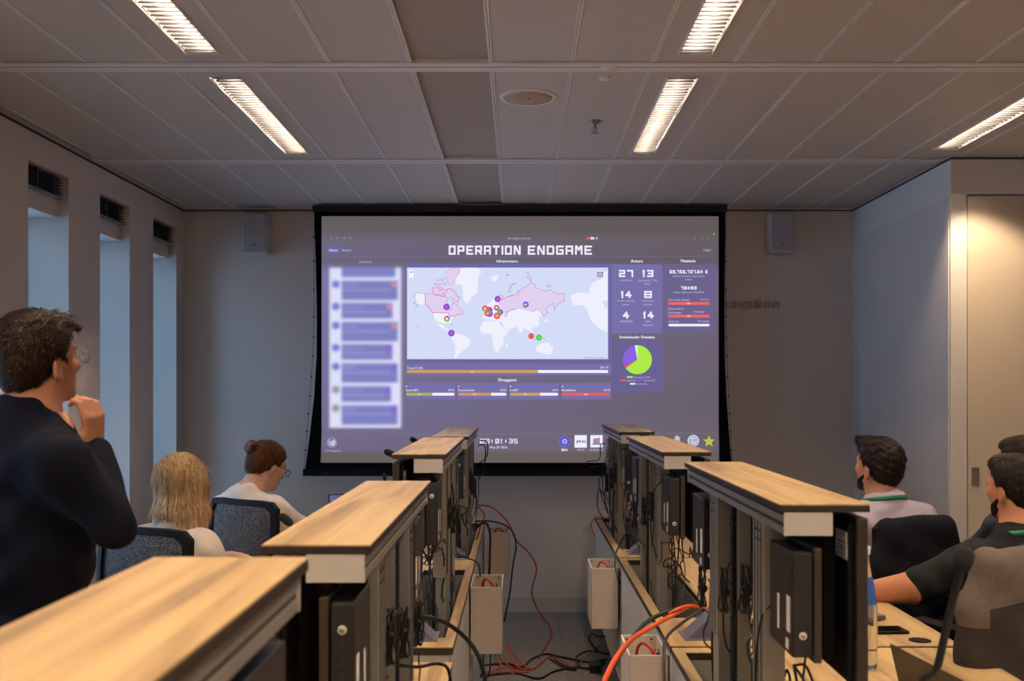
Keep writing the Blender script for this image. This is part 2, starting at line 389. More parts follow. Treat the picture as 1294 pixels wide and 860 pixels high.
q.add([S(386,590),S(386,600),S(405,584)],[(0,1,2)]); q.add([S(925,592),S(909.5,584),S(922,600)],[(0,1,2)]); q.add([S(925,592),S(922,600),S(926,600)],[(0,1,2)]); strip_poly(outL, inL, 0); strip_poly(inR, outR, 0)
q.add([S(397,267),S(917,266),S(905,273),S(408.5,273)], [(0,1,2,3)]); q.add([S(405,584),S(909.5,584),S(922,600),S(386,600)], [(0,1,2,3)])
q.build('black_border', mat('screen_border', (10,10,12), .8, spec=.1), scr)
q = MB()
q.box(P(383,0,DS).x, P(926,0,DS).x, DS-.012, DS+.012, P(0,601,DS).z, P(0,592,DS).z); bar = q.build('bottom_bar', M_BLACK, scr, bevel=.004)
q = MB(); put_text(q, 'projecta', S(412,597)+Vector((0,-.0135,0)), (1,0,0), (0,0,1), .008); q.build('bar_lettering', mat('bar_print', (90,90,95)), bar)
q = MB(); q.box(P(396,0,DS).x, P(918,0,DS).x, DS-.03, DS+.05, P(0,268,DS).z, HC-.014); q.build('case', M_BLACK2, scr)
# tension cords with tabs
for side, pts in ((-1, outL), (1, outR)):
    cord = [(397.5,270),(397,330),(397,400),(395.5,450),(392,500),(388,545),(384.5,592)] if side < 0 else [(916.5,270),(917,330),(917.2,400),(918.5,450),(920.5,500),(923,545),(925.5,592)]
    q = MB(); q.tube([S(*c, 2) for c in cord], .0015, 5); cd = q.build('tension_cord', M_RUB, scr)
    for c in smoothpts([Vector((a,b,0)) for a,b in cord], 2)[1:-1]:
        q = MB(); p = S(c.x, c.y, 4); q.lathe(p, [(.006,-.004),(.006,.004)], 8, M=Matrix.Rotation(math.pi/2,3,'X')); q.build('cord_tab', M_RUB, cd)
# the projected page: colour grid (flat print) with emission from a colour attribute
def attr_mat(name):
    m = bpy.data.materials.new(name); m.use_nodes = True; nt = m.node_tree; b = nt.nodes['Principled BSDF']
    b.inputs['Base Color'].default_value = (0,0,0,1); b.inputs['Specular IOR Level'].default_value = 0
    a = nt.nodes.new('ShaderNodeAttribute'); a.attribute_name = 'Col'
    nt.links.new(a.outputs['Color'], b.inputs['Emission Color']); b.inputs['Emission Strength'].default_value = 1
    return m
M_PRINT = attr_mat('projected_light')
def color_grid(name, img, x0, y0, x1, y1, layer, parent):
    h, w, _ = img.shape
    me = bpy.data.meshes.new(name); vs = []
    for j in range(h):
        for i in range(w): vs.append(S(x0+(x1-x0)*i/(w-1), y0+(y1-y0)*j/(h-1), layer))
    fs = [(j*w+i, (j+1)*w+i, (j+1)*w+i+1, j*w+i+1) for j in range(h-1) for i in range(w-1)]
    me.from_pydata(vs, [], fs); ca = me.color_attributes.new('Col', 'FLOAT_COLOR', 'POINT')
    c = np.ones((h*w, 4), dtype=np.float32); s = img.reshape(-1,3)/255.
    c[:, :3] = np.where(s <= .04045, s/12.92, ((s+.055)/1.055)**2.4); ca.data.foreach_set('color', c.ravel())
    me.materials.append(M_PRINT); ob = bpy.data.objects.new(name, me); COL.objects.link(ob); ob.parent = parent; ob.location = -parent.location
    return ob
def interp_rows(stops, n0, n1, n):
    ys = np.linspace(n0, n1, n); out = np.zeros((n,3))
    for k in range(3): out[:,k] = np.interp(ys, [s[0] for s in stops], [s[1][k] for s in stops])
    return out
W_, H_ = 64, 157
left = interp_rows([(273,(92,86,88)),(293,(96,90,94)),(294,(98,92,99)),(303,(104,98,112)),(310,(104,98,124)),(330,(102,95,118)),(345,(118,112,152)),(520,(110,104,142)),(560,(108,100,128)),(571,(106,98,118)),(572,(98,92,92)),(585,(96,90,88))],273,585,H_)
right = interp_rows([(273,(92,84,82)),(293,(92,84,84)),(294,(96,86,88)),(303,(98,88,94)),(330,(94,86,98)),(345,(108,98,124)),(440,(102,92,108)),(520,(98,90,100)),(565,(104,94,104)),(571,(102,92,100)),(572,(98,88,86)),(585,(98,90,86))],273,585,H_)
mid = left*.5+right*.5
img = np.zeros((H_, W_, 3)); tx = np.linspace(0,1,W_)
for i, t in enumerate(tx): img[:, i] = (left*(1-t)+right*t)*1.06
color_grid('projected_background', img, 406.5, 273.3, 908, 584.3, 1, scr)  # rows above and below the page: unlit fabric, painted as a dim glow
EC = {}
def em(rgb): return emat('projected_%02x%02x%02x' % tuple(int(v) for v in rgb), rgb)
class Page:
    def __init__(s): s.q = MB(); s.mats = []; s.n = 0
    def mi(s, rgb):
        m = em(rgb)
        if m not in s.mats: s.mats.append(m)
        return s.mats.index(m)
    def poly(s, pts, rgb, l): 
        s.q.add([S(x, y, l) for x, y in pts], [tuple(range(len(pts)))], s.mi(rgb))
    def rect(s, x0, y0, x1, y1, rgb, l): s.poly([(x0,y0),(x0,y1),(x1,y1),(x1,y0)], rgb, l)
    def rrect(s, x0, y0, x1, y1, rgb, l, r=1.5):
        p = []
        for cx, cy, a0 in ((x1-r,y0+r,-90),(x1-r,y1-r,0),(x0+r,y1-r,90),(x0+r,y0+r,180)):
            for k in range(4): a = math.radians(a0+k*30); p.append((cx+r*math.cos(a), cy+r*math.sin(a)))
        s.poly(p[::-1], rgb, l)
    def circ(s, cx, cy, r, rgb, l, n=20, a0=0, a1=360, r0=0):
        if r0 == 0 and a1-a0 >= 360: s.poly([(cx+r*math.cos(-2*math.pi*k/n), cy+r*math.sin(-2*math.pi*k/n)) for k in range(n)], rgb, l); return
        for k in range(n):
            u = math.radians(a0+(a1-a0)*k/n); v = math.radians(a0+(a1-a0)*(k+1)/n)
            f = lambda rr, t: (cx+rr*math.sin(t), cy-rr*math.cos(t))
            s.poly([f(r0,u),f(r0,v),f(r,v),f(r,u)] if r0 else [(cx,cy),f(r,v),f(r,u)], rgb, l)
    def line(s, pts, w, rgb, l):
        for a, b in zip(pts[:-1], pts[1:]):
            dx, dy = b[0]-a[0], b[1]-a[1]; L = math.hypot(dx,dy) or 1; nx, ny = -dy/L*w/2, dx/L*w/2
            s.poly([(a[0]+nx,a[1]+ny),(b[0]+nx,b[1]+ny),(b[0]-nx,b[1]-ny),(a[0]-nx,a[1]-ny)][::-1], rgb, l)
    def text(s, t, x, y, h, rgb=(225,222,250), align='c', bold=0, l=5):
        k = DS/1270; put_text(s.q, t, S(x, y, l), (1,0,0), (0,0,1), h*k, s.mi(rgb), align, bold*k*.5)
    def build(s, name, parent): return s.q.build(name, s.mats, parent)
# square techno lettering: strokes on a unit box
G = {'O':[[(0,0),(1,0),(1,1),(0,1),(0,0)]],'P':[[(0,0),(0,1),(1,1),(1,.42),(0,.42)]],'E':[[(1,0),(0,0),(0,1),(1,1)],[(0,.5),(.85,.5)]],'R':[[(0,0),(0,1),(1,1),(1,.42),(0,.42)],[(.55,.42),(1,0)]],
 'A':[[(0,0),(0,1),(1,1),(1,0)],[(0,.42),(1,.42)]],'T':[[(0,1),(1,1)],[(.5,1),(.5,0)]],'I':[[(.5,0),(.5,1)]],'N':[[(0,0),(0,1),(.15,1),(.85,0),(1,0),(1,1)]],'D':[[(0,0),(0,1),(.85,1),(1,.85),(1,.15),(.85,0),(0,0)]],
 'G':[[(1,1),(0,1),(0,0),(1,0),(1,.5),(.55,.5)]],'M':[[(0,0),(0,1),(.15,1),(.5,.55),(.85,1),(1,1),(1,0)]],
 '0':[[(0,0),(1,0),(1,1),(0,1),(0,0)],[(.1,.1),(.9,.9)]],'1':[[(.3,.8),(.6,1),(.6,0)]],'2':[[(0,1),(1,1),(1,.5),(0,.5),(0,0),(1,0)]],'3':[[(0,1),(1,1),(1,0),(0,0)],[(.2,.5),(1,.5)]],
 '4':[[(.6,1),(0,.35),(1,.35)],[(.72,.65),(.72,0)]],'5':[[(1,1),(0,1),(0,.5),(1,.5),(1,0),(0,0)]],'6':[[(1,1),(0,1),(0,0),(1,0),(1,.5),(0,.5)]],'7':[[(0,1),(1,1),(1,0)]],'8':[[(0,0),(1,0),(1,1),(0,1),(0,0)],[(0,.5),(1,.5)]],'9':[[(1,.5),(0,.5),(0,1),(1,1),(1,0),(0,0)]],':':[[(.5,.2),(.5,.3)],[(.5,.7),(.5,.8)]],',':[[(.5,0),(.3,-.2)]],'.':[[(.5,0),(.5,.08)]],'€':[[(1,0),(.2,0),(.2,1),(1,1)],[(0,.5),(.8,.5)]]}
def techno(pg, s, x0, x1, yc, h, w, rgb=(240,238,255), l=6):
    ww = [{'I':.22,'1':.55,',':.2,'.':.2,':':.2,' ':.5}.get(c, 1) for c in s]; k_ = (x1-x0)/(sum(ww)+.26*(len(s)-1)); xc = x0
    for i, ch in enumerate(s):
        cw = max(ww[i]*k_, w*1.01); xs = xc; xc += (ww[i]+.26)*k_
        if ch == ' ': continue
        for st in G[ch]:
            pts = [(xs+w/2+u*(cw-w), yc+h/2-w/2-v*(h-w)) for u, v in st]
            for a, b in zip(pts[:-1], pts[1:]):
                L = math.hypot(b[0]-a[0], b[1]-a[1]); e = w/2
                ux, uy = (b[0]-a[0])/L*e, (b[1]-a[1])/L*e
                pg.line([(a[0]-ux,a[1]-uy),(b[0]+ux,b[1]+uy)], w, rgb, l)
BGP = (120,112,168); WHT = (240,238,255); SOFT = (196,190,228)
pg = Page()      # header
techno(pg, 'OPERATION', 567, 658, 316, 11.5, 2.3); techno(pg, 'ENDGAME', 667, 748, 316, 11.5, 2.3)
pg.rrect(414,312,429,320,(112,104,170),3); pg.text('Home',421.5,316,3,WHT); pg.text('Actors',438,316,3,SOFT)
pg.text('endgame.intra.de',658,301,2.6,(190,186,200)); pg.circ(643,301,1,(190,186,200),4)
pg.rect(741,299.5,745,302.5,(235,90,80),4); pg.rect(746,299.5,751,302.5,(220,220,235),4); pg.circ(754,301,1.6,(180,176,190),4)
for x in (419,426,435,443): pg.rect(x-1.5,299,x+1.5,302,(128,122,134),4)
for x in (878,887,895): pg.rect(x-1,298,x+1,302,(120,112,116),4)
pg.rrect(887,311,900,320,(104,96,112),3); pg.text('Login',893.5,315.5,3,(190,186,215)); pg.circ(902,296,1,(90,230,60),4)
pg.line([(414,325),(903,323.5)], .5, (128,120,142), 3)
pg.text('Infrastructure',641,329.8,3.4,WHT,bold=.2); pg.text('Actors',804.5,329.6,3.8,WHT,bold=.3); pg.text('Finances',869.5,329.4,3.8,WHT,bold=.3)
pg.build('projected_header', scr)
# blurred message column (the photograph shows it blurred)
left = np.minimum(left*1.06,255); right = np.minimum(right*1.06,255)
w, h = 112, 232; X0, X1, Y0, Y1 = 411, 514, 330, 545
yy, xx = np.mgrid[0:h, 0:w]; px = X0+(X1-X0)*xx/(w-1); py = Y0+(Y1-Y0)*yy/(h-1)
im = np.zeros((h, w, 3)); base = np.array((108,102,142.)); im[:] = base
tt = (px-406.5)/501.5
for k in range(3): im[:,:,k] = np.interp(py, np.linspace(273,585,H_), left[:,k])*(1-tt)+np.interp(py, np.linspace(273,585,H_), right[:,k])*tt
def R(x0,y0,x1,y1,c): im[(px>=x0)&(px<=x1)&(py>=y0)&(py<=y1)] = c
R(416,338,507,541,(222,224,248)); R(432,338,500,350,(128,130,198))
cards = [(355,379,502,'r'),(383,402,496,'r'),(407,431,502,'r'),(435,454,496,'p'),(459,483,502,'p'),(488,507,494,'p'),(511.5,536,502,'p')]
for n, (a, b, c, t) in enumerate(cards):
    R(432,a,c,b,(126,128,192)); R(434,a+4,434+18+(n*7)%14,a+6,(150,152,212)); R(434,a+10,c-8,a+12.5,(150,152,212))
    m = (px-(c-4))**2+(py-(a+5))**2 < 12; im[m] = (222,140,160) if t == 'r' else (140,96,222)
    m = (px-424.5)**2+(py-(a+4))**2 < 22; im[m] = (122,120,206) if n < 5 else (150,150,165)
def blur(im, r):
    for ax in (0, 1):
        acc = np.zeros_like(im); tot = 0
        for k in range(-3*r, 3*r+1):
            g = math.exp(-.5*(k/r)**2); acc += g*np.roll(im, k, axis=ax); tot += g
        im = acc/tot
    return im
bl = blur(im, 1.6 if False else 2); mfade = np.clip(np.minimum(np.minimum(px-X0, X1-px), np.minimum(py-Y0, Y1-py))/5, 0, 1)[...,None]
bg = im.copy()
for k in range(3): bg[:,:,k] = np.interp(py, np.linspace(273,585,H_), left[:,k])*(1-tt)+np.interp(py, np.linspace(273,585,H_), right[:,k])*tt
m2 = ((px>440)&(px<480)&(py>=0))*1.0
color_grid('projected_message_list', bl*mfade+bg*(1-mfade), X0, Y0, X1, Y1, 3, scr)
pg = Page(); pg.text('Updates', 462, 330.4, 3.4, (170,165,200)); pg.build('projected_list_title', scr)
# map
pg = Page(); pg.rect(510.5,333.5,772.5,457.5,(108,104,166),2.5); pg.rect(514.5,338,768.3,453.5,(212,220,248),4)
A = lambda x, y: (510+x/6.614, 330+y/6.614); B = lambda x, y: (640+x/6.614, 330+y/6.614)
LAND = (238,240,252); PINK = (226,208,240); LN = (150,120,170); RD = (225,90,140)
def land(f, pts, c=LAND, l=5): 
    from mathutils.geometry import tessellate_polygon
    v = [S(*f(*p), l) for p in pts]; tris = tessellate_polygon([[Vector((a.x, a.z, 0)) for a in v]])
    pg.q.add(v, tris, pg.mi(c))
land(A, [(430,150),(470,100),(480,55),(610,55),(655,90),(625,120),(615,260),(570,300),(530,358),(500,320),(490,200),(440,190)])
land(A, [(735,130),(780,115),(795,130),(765,175),(735,160)])
land(A, [(240,430),(370,428),(395,462),(440,450),(405,520),(395,530),(335,525),(345,560),(380,575),(395,590),(340,570),(300,540),(255,500)])
land(A, [(95,290),(120,258),(180,275),(182,360),(130,365),(95,330)])
land(A, [(400,610),(440,600),(500,615),(565,660),(535,720),(480,760),(440,812),(425,810),(435,700),(400,650)])
land(A, [(635,560),(670,500),(790,500),(850,575),(880,580),(835,640),(835,690),(780,765),(755,740),(735,610),(650,600)])
land(A, [(860,680),(875,690),(862,725),(850,715)])
land(A, [(700,365),(760,300),(790,285),(805,320),(800,360),(926,400),(926,530),(860,585),(820,505),(665,480),(665,450),(690,430)])
land(B, [(0,480),(90,395),(280,400),(310,440),(270,470),(270,540),(210,560),(230,600),(150,560),(120,605),(80,545),(0,580)])
land(B, [(245,715),(300,680),(350,680),(390,720),(380,770),(350,785),(250,750)])
land(B, [(350,640),(370,650),(340,655)]); land(B, [(320,490),(350,480),(345,500),(315,520)])
land(B, [(535,290),(600,260),(700,270),(690,230),(720,180),(790,150),(820,90),(846,80),(846,590),(780,570),(700,490),(670,400),(640,365),(560,370)])
land(B, [(800,330),(846,330),(846,400),(820,390)], (212,220,248), 5.5)
land(A, [(182,275),(240,268),(300,290),(375,300),(360,380),(400,400),(410,340),(450,370),(490,410),(495,440),(395,462),(370,430),(240,428),(210,375),(182,360)], PINK, 6)
land(A, [(350,100),(390,60),(465,60),(460,100),(400,200),(370,170)], PINK, 6)
land(A, [(370,230),(410,230),(465,300),(460,345),(430,330),(400,280)], PINK, 6)
land(A, [(240,225),(270,215),(360,240),(350,280),(280,285),(240,250)], PINK, 6)
land(A, [(800,360),(795,285),(860,300),(926,275),(926,400),(870,420),(860,460),(800,400)], PINK, 6)
RU = [(0,300),(70,285),(110,245),(210,180),(245,200),(235,215),(300,240),(320,255),(360,235),(420,275),(480,265),(487,330),(430,355),(400,410),(395,355),(345,375),(325,395),(345,430),(310,460),(270,400),(215,425),(90,390),(0,425)]
land(B, RU, PINK, 6)
def coast(f, pts, w=.45, c=LN, jit=3): 
    out = []
    for a, b in zip(pts[:-1], pts[1:]):
        L = math.hypot(b[0]-a[0], b[1]-a[1]); n = max(1, int(L/14))
        for k in range(n): out.append((a[0]+(b[0]-a[0])*k/n+random.uniform(-jit,jit), a[1]+(b[1]-a[1])*k/n+random.uniform(-jit,jit)))
    out.append(pts[-1]); pg.line([f(*p) for p in out], w, c, 7)
coast(B, RU[:-2]); coast(B, [(90,390),(0,425)]); coast(B, [(165,110),(180,95),(200,140),(212,155),(205,175),(165,120)]); coast(B, [(330,205),(345,195),(378,210),(340,215),(330,205)])
coast(B, [(80,182),(50,200),(30,240),(35,260),(20,255),(22,220),(45,190),(80,182)]); coast(B, [(95,300),(105,270),(90,245),(105,240)], c=RD)
coast(A, [(182,275),(240,268),(300,290),(375,300),(360,350),(355,380),(400,405),(410,340),(450,370),(490,410),(495,440)], c=RD, w=.5)
coast(A, [(495,440),(440,450),(395,464),(370,430),(240,428),(210,375),(182,360),(182,275)], c=RD, w=.8, jit=1)
coast(A, [(350,100),(390,60),(465,62),(455,110),(400,200),(365,170),(345,120)], c=RD, w=.4)
coast(A, [(370,230),(410,230),(465,300),(460,345),(430,330),(390,290)], c=RD, w=.6, jit=8)
coast(A, [(240,225),(270,215),(360,240),(350,285),(280,285),(240,250),(240,225)], c=RD, w=.6, jit=8)
for x, y in ((285,160),(320,155),(265,190),(300,200),(340,190),(330,270),(310,240)): coast(A, [(x-14,y),(x,y-10),(x+14,y),(x,y+10),(x-14,y)], c=RD, w=.5, jit=4)
coast(A, [(182,275),(120,258),(90,290),(105,330),(80,355),(130,365),(95,395)], c=(130,150,150), w=.5, jit=4)
coast(A, [(240,430),(250,480),(280,510),(340,530),(390,515),(400,535),(410,490),(440,455)], c=(120,150,145), w=.45)
coast(A, [(800,360),(790,285),(830,290),(820,325),(860,300),(926,275)], c=RD, w=.5); coast(A, [(926,400),(870,420),(860,462),(830,450)], w=.5)
coast(A, [(855,115),(880,112),(865,122)], w=.8, c=(140,140,150)); coast(A, [(112,545),(130,558)], jit=0)
pg.rect(*A(48,72),*A(82,138),(248,248,255),5); pg.circ(*A(66,90),1,(60,60,70),6)
pg.rect(*B(758,92),*B(806,132),(60,62,130),6); pg.rect(*B(763,98),*B(801,127),(208,212,245),7); pg.line([B(766,108),B(798,108)],.6,(80,82,150),8); pg.line([B(766,117),B(798,117)],.6,(80,82,150),8)
pg.line([B(225,655),B(270,650),B(300,640),B(345,655)], .7, (90,225,140), 7)
pg.text('© OpenMap contributors', 752, 451.6, 1.8, (110,110,140))
mp = pg.build('projected_map', scr)
VI, RE, GR = (128,84,232), (232,92,84), (96,200,60)
def marker(x, y, r, segs, c=(240,228,244)):
    pg = Page(); n = len(segs)
    for k, s in enumerate(segs): pg.circ(x, y, r, s, 9, 8 if n > 1 else 20, 360*k/n, 360*(k+1)/n, r*.42)
    pg.circ(x, y, r*.42, c, 9, 12); pg.build('map_marker', mp)
for (x, y), r, s, c in ((A(360,382),4.2,[VI],RE),(A(363,480),3.8,[VI,GR,GR,RE],(240,240,240)),(A(400,600),4.2,[VI],RE),(A(786,316),4,[VI],RE),(A(682,396),4,[RE,GR,RE],(245,200,190)),(A(716,408),4.2,[VI,GR,RE],RE),
    (A(700,436),3.8,[RE],(240,200,190)),(A(720,438),4.2,[VI],RE),(A(778,388),3.6,[RE,VI,RE],(240,220,220)),(A(805,426),4,[VI,RE,GR],(120,190,90)),(A(781,456),4.2,[RE],(240,170,150)),(B(160,362),3.9,[VI,VI,VI,VI,GR,VI],(245,190,180)),(B(207,625),3.8,[RE],RE),(B(272,637),3.9,[GR],(120,235,60))):
    marker(x, y, r, s, c)
# C2 progress + droppers
pg = Page(); pg.rect(510.5,459,772.5,474,BGP,2.5)
pg.text('Total C2 IPs',514.5,464.8,2.8,WHT,'l'); pg.text('58/119',768.5,464,2.6,WHT,'r')
pg.rrect(514,467.3,680.5,471,(206,160,92),4); pg.rrect(679,467.3,768.5,471,WHT,4); pg.text('65%',597,469.3,1.8,WHT)
pg.text('Droppers:',641.5,479.6,4,WHT,bold=.3)
for x0, x1, f, c, n, m in ((512,575.5,.55,(170,180,80),'SystemBC','29/52'),(578,641,.69,(214,150,100),'Smokeloader','10/23'),(643.5,706.5,.63,(200,165,90),'IcedID','16/31'),(709,772,1,(238,96,88),'Bumblebee','10/10')):
    pg.rect(x0,483.5,x1,504.5,BGP,2.5); a, b = x0+1, x1-1.2; pg.circ(x0+1.5,488,.8,WHT,4)
    pg.text(n,a,492.6,2.8,WHT,'l'); pg.text(m,b,492.6,2.6,WHT,'r'); 
    if f < 1: pg.rrect(a+(b-a)*f-2,496,b,499.6,WHT,4)
    pg.rrect(a,496,a+(b-a)*f,499.6,c,4.5); pg.text('%d%%' % (f*100),a+(b-a)*f/2,497.9,1.8,WHT)
pg.build('projected_progress_bars', scr)
pg = Page(); pg.rect(773,334,836.5,421,BGP,2.5); pg.rect(838.5,334,902,419,(108,100,142),2.5)
for s, x0, x1, y in (('27',782,800,345.5),('13',811,825.5,345.5),('14',784,798,372),('8',814,823.5,372),('4',787,795,398),('14',812,826,398)): techno(pg, s, x0, x1, y, 9, 2)
for s, x, y in (('identified',791,353.8),('queued for "The',818.5,354),('Hunt"',818.5,358.3),('arrest warrants',791,379.6),('issued',791,384.3),('manhunts',818.5,379.6),('initiated',818.5,384.3),('ARRESTED',791,405.8),('flyers',819,405.6),('identified',819,410.5)): pg.text(s,x,y,2.5,SOFT)
techno(pg,'69,756,737.54 €',846,894,343.3,4.2,.95); pg.text('amount of saved assets (court',870,348.7,2.3,SOFT); pg.text('order)',870,353,2.3,SOFT); techno(pg,'73453',860,880,363.7,4,1); pg.text('crypto addresses identified',870,369,2.5,SOFT)
pg.text('Currently Seized',844.5,378.5,2.8,SOFT,'l'); pg.text('(20 BTC)',896,378.3,2.2,SOFT,'r'); pg.rect(844.5,381.5,896.5,385,(240,104,96),4)
pg.text('Reported to',844.5,389.8,2.8,SOFT,'l'); pg.text('Exchanges',844.5,394.5,2.8,SOFT,'l'); pg.text('exchanges',890,393.5,2.4,SOFT,'r'); pg.rect(844.5,397.5,896.5,401,(240,104,96),4); pg.text('100%',870,383.3,1.8,WHT); pg.text('100%',870,399.3,1.8,WHT)
pg.text('Seizures',844.5,405.8,2.8,SOFT,'l'); pg.text('0/8 wallets',896,405.6,2.4,SOFT,'r'); pg.rrect(844.5,409,896.5,412.2,WHT,4)
pg.build('projected_statistics', scr)
pg = Page(); pg.text('Smokeloader Domains',805,425.6,3.4,WHT,bold=.25); pg.rect(774,429.5,837.5,495.5,(106,98,146),2.5)
pg.circ(805.3,454.3,18.3,(172,236,74),4,40,0,235); pg.circ(805.3,454.3,18.3,(226,80,72),4.2,6,235,245); pg.circ(805.3,454.3,18.3,(138,100,222),4,26,245,350); pg.circ(805.3,454.3,18.3,(236,236,246),4.2,6,350,360)
pg.rect(792,475.2,799.5,477.3,(172,236,74),4); pg.text('Not taped (123)',801,476.3,2.2,SOFT,'l'); pg.rect(783.5,479.4,790.5,481.3,(238,96,88),4); pg.text('taped (7)',791.5,480.3,2.2,SOFT,'l'); pg.rect(805.5,479.4,812.5,481.3,(138,100,222),4); pg.text('Seized (57)',814,480.3,2.2,SOFT,'l'); pg.rect(796,483.8,803,485.6,WHT,4); pg.text('Active (6)',804.5,484.7,2.2,SOFT,'l')
pg.build('projected_pie_chart', scr)
# footer
pg = Page(); pg.line([(414,549),(905,547)], .5, (130,122,144), 3)
techno(pg,'09',606.5,618.6,557,6,1.0); techno(pg,':',621,622.5,557,5,1.3); techno(pg,'01',626,635,557,6,1.0); techno(pg,':',638.4,639.9,557,5,1.3); techno(pg,'35',643,654,557,6,1.0); pg.text('May 29 2024',630,564.8,3,(215,210,240),bold=.2)
pg.circ(419.5,559,6.5,(150,148,190),4,24,0,360,5.2); pg.circ(419.5,559,4.6,(196,196,228),4.5,14,20,170,2.2); pg.circ(419.5,559,4.4,(180,180,216),4.5,14,190,330,3); pg.poly([(421,556),(417,558),(418,563),(422,562)], (190,190,224), 5); pg.text('OP Endgame',421,569,2.6,(180,176,205))
pg.circ(713.5,557.5,6.2,(96,88,206),4); pg.circ(713.5,557.5,7.2,(120,116,214),3.8,28,0,360,6.5); pg.circ(713.5,557.5,3.2,(196,196,240),4.5,14); pg.poly([(711,556),(713.5,561),(716,556)],(120,116,220),5); pg.text('BKA',713.5,568,3,WHT,bold=.3)
pg.rect(726,549.5,741.5,565.3,WHT,4); pg.text('OFAC',735,557.5,3.4,(70,74,110),bold=.35,l=6); pg.poly([(728,559.5),(731,555),(729.5,559.5)],(70,74,110),6); pg.text('OFAC',734,568,2.6,SOFT)
pg.rect(746,549.5,761.5,565,WHT,4); pg.poly([(749.5,554),(749.5,560),(758,560),(758,552.5)],(176,136,164),5); pg.rect(748.5,560,759,561.6,(120,118,176),5); pg.text('EUROJUST',754,568,2.6,SOFT)
for k in range(5):
    a = math.radians(90+72*k); b0 = a+math.radians(36); b1 = a-math.radians(36)
    for cx, cy, R_, c in ((895.8,557.5,8,(196,190,70)),(855.5,553,4.5,(200,200,228))):
        pg.poly([(cx+.42*R_*math.cos(b1),cy-.42*R_*math.sin(b1)),(cx+R_*math.cos(a),cy-R_*math.sin(a)),(cx+.42*R_*math.cos(b0),cy-.42*R_*math.sin(b0)),(cx,cy)],c,4)
pg.circ(895.8,557.5,3.4,(214,208,84),5,14); pg.circ(895.8,557.5,2,(150,140,60),5.5,12,0,360,1.3)
pg.circ(855.5,556,3.8,(190,190,222),4.5,14); pg.circ(876,556.5,7.4,(206,206,226),4,24); pg.circ(876,556.5,5.6,(140,140,176),4.5,24,0,360,4.8); pg.circ(874.5,557,3,(150,190,140),5,14,180,340,1.2); pg.circ(877.5,556,2.4,(170,170,200),5,12)
pg.build('projected_footer', scr)
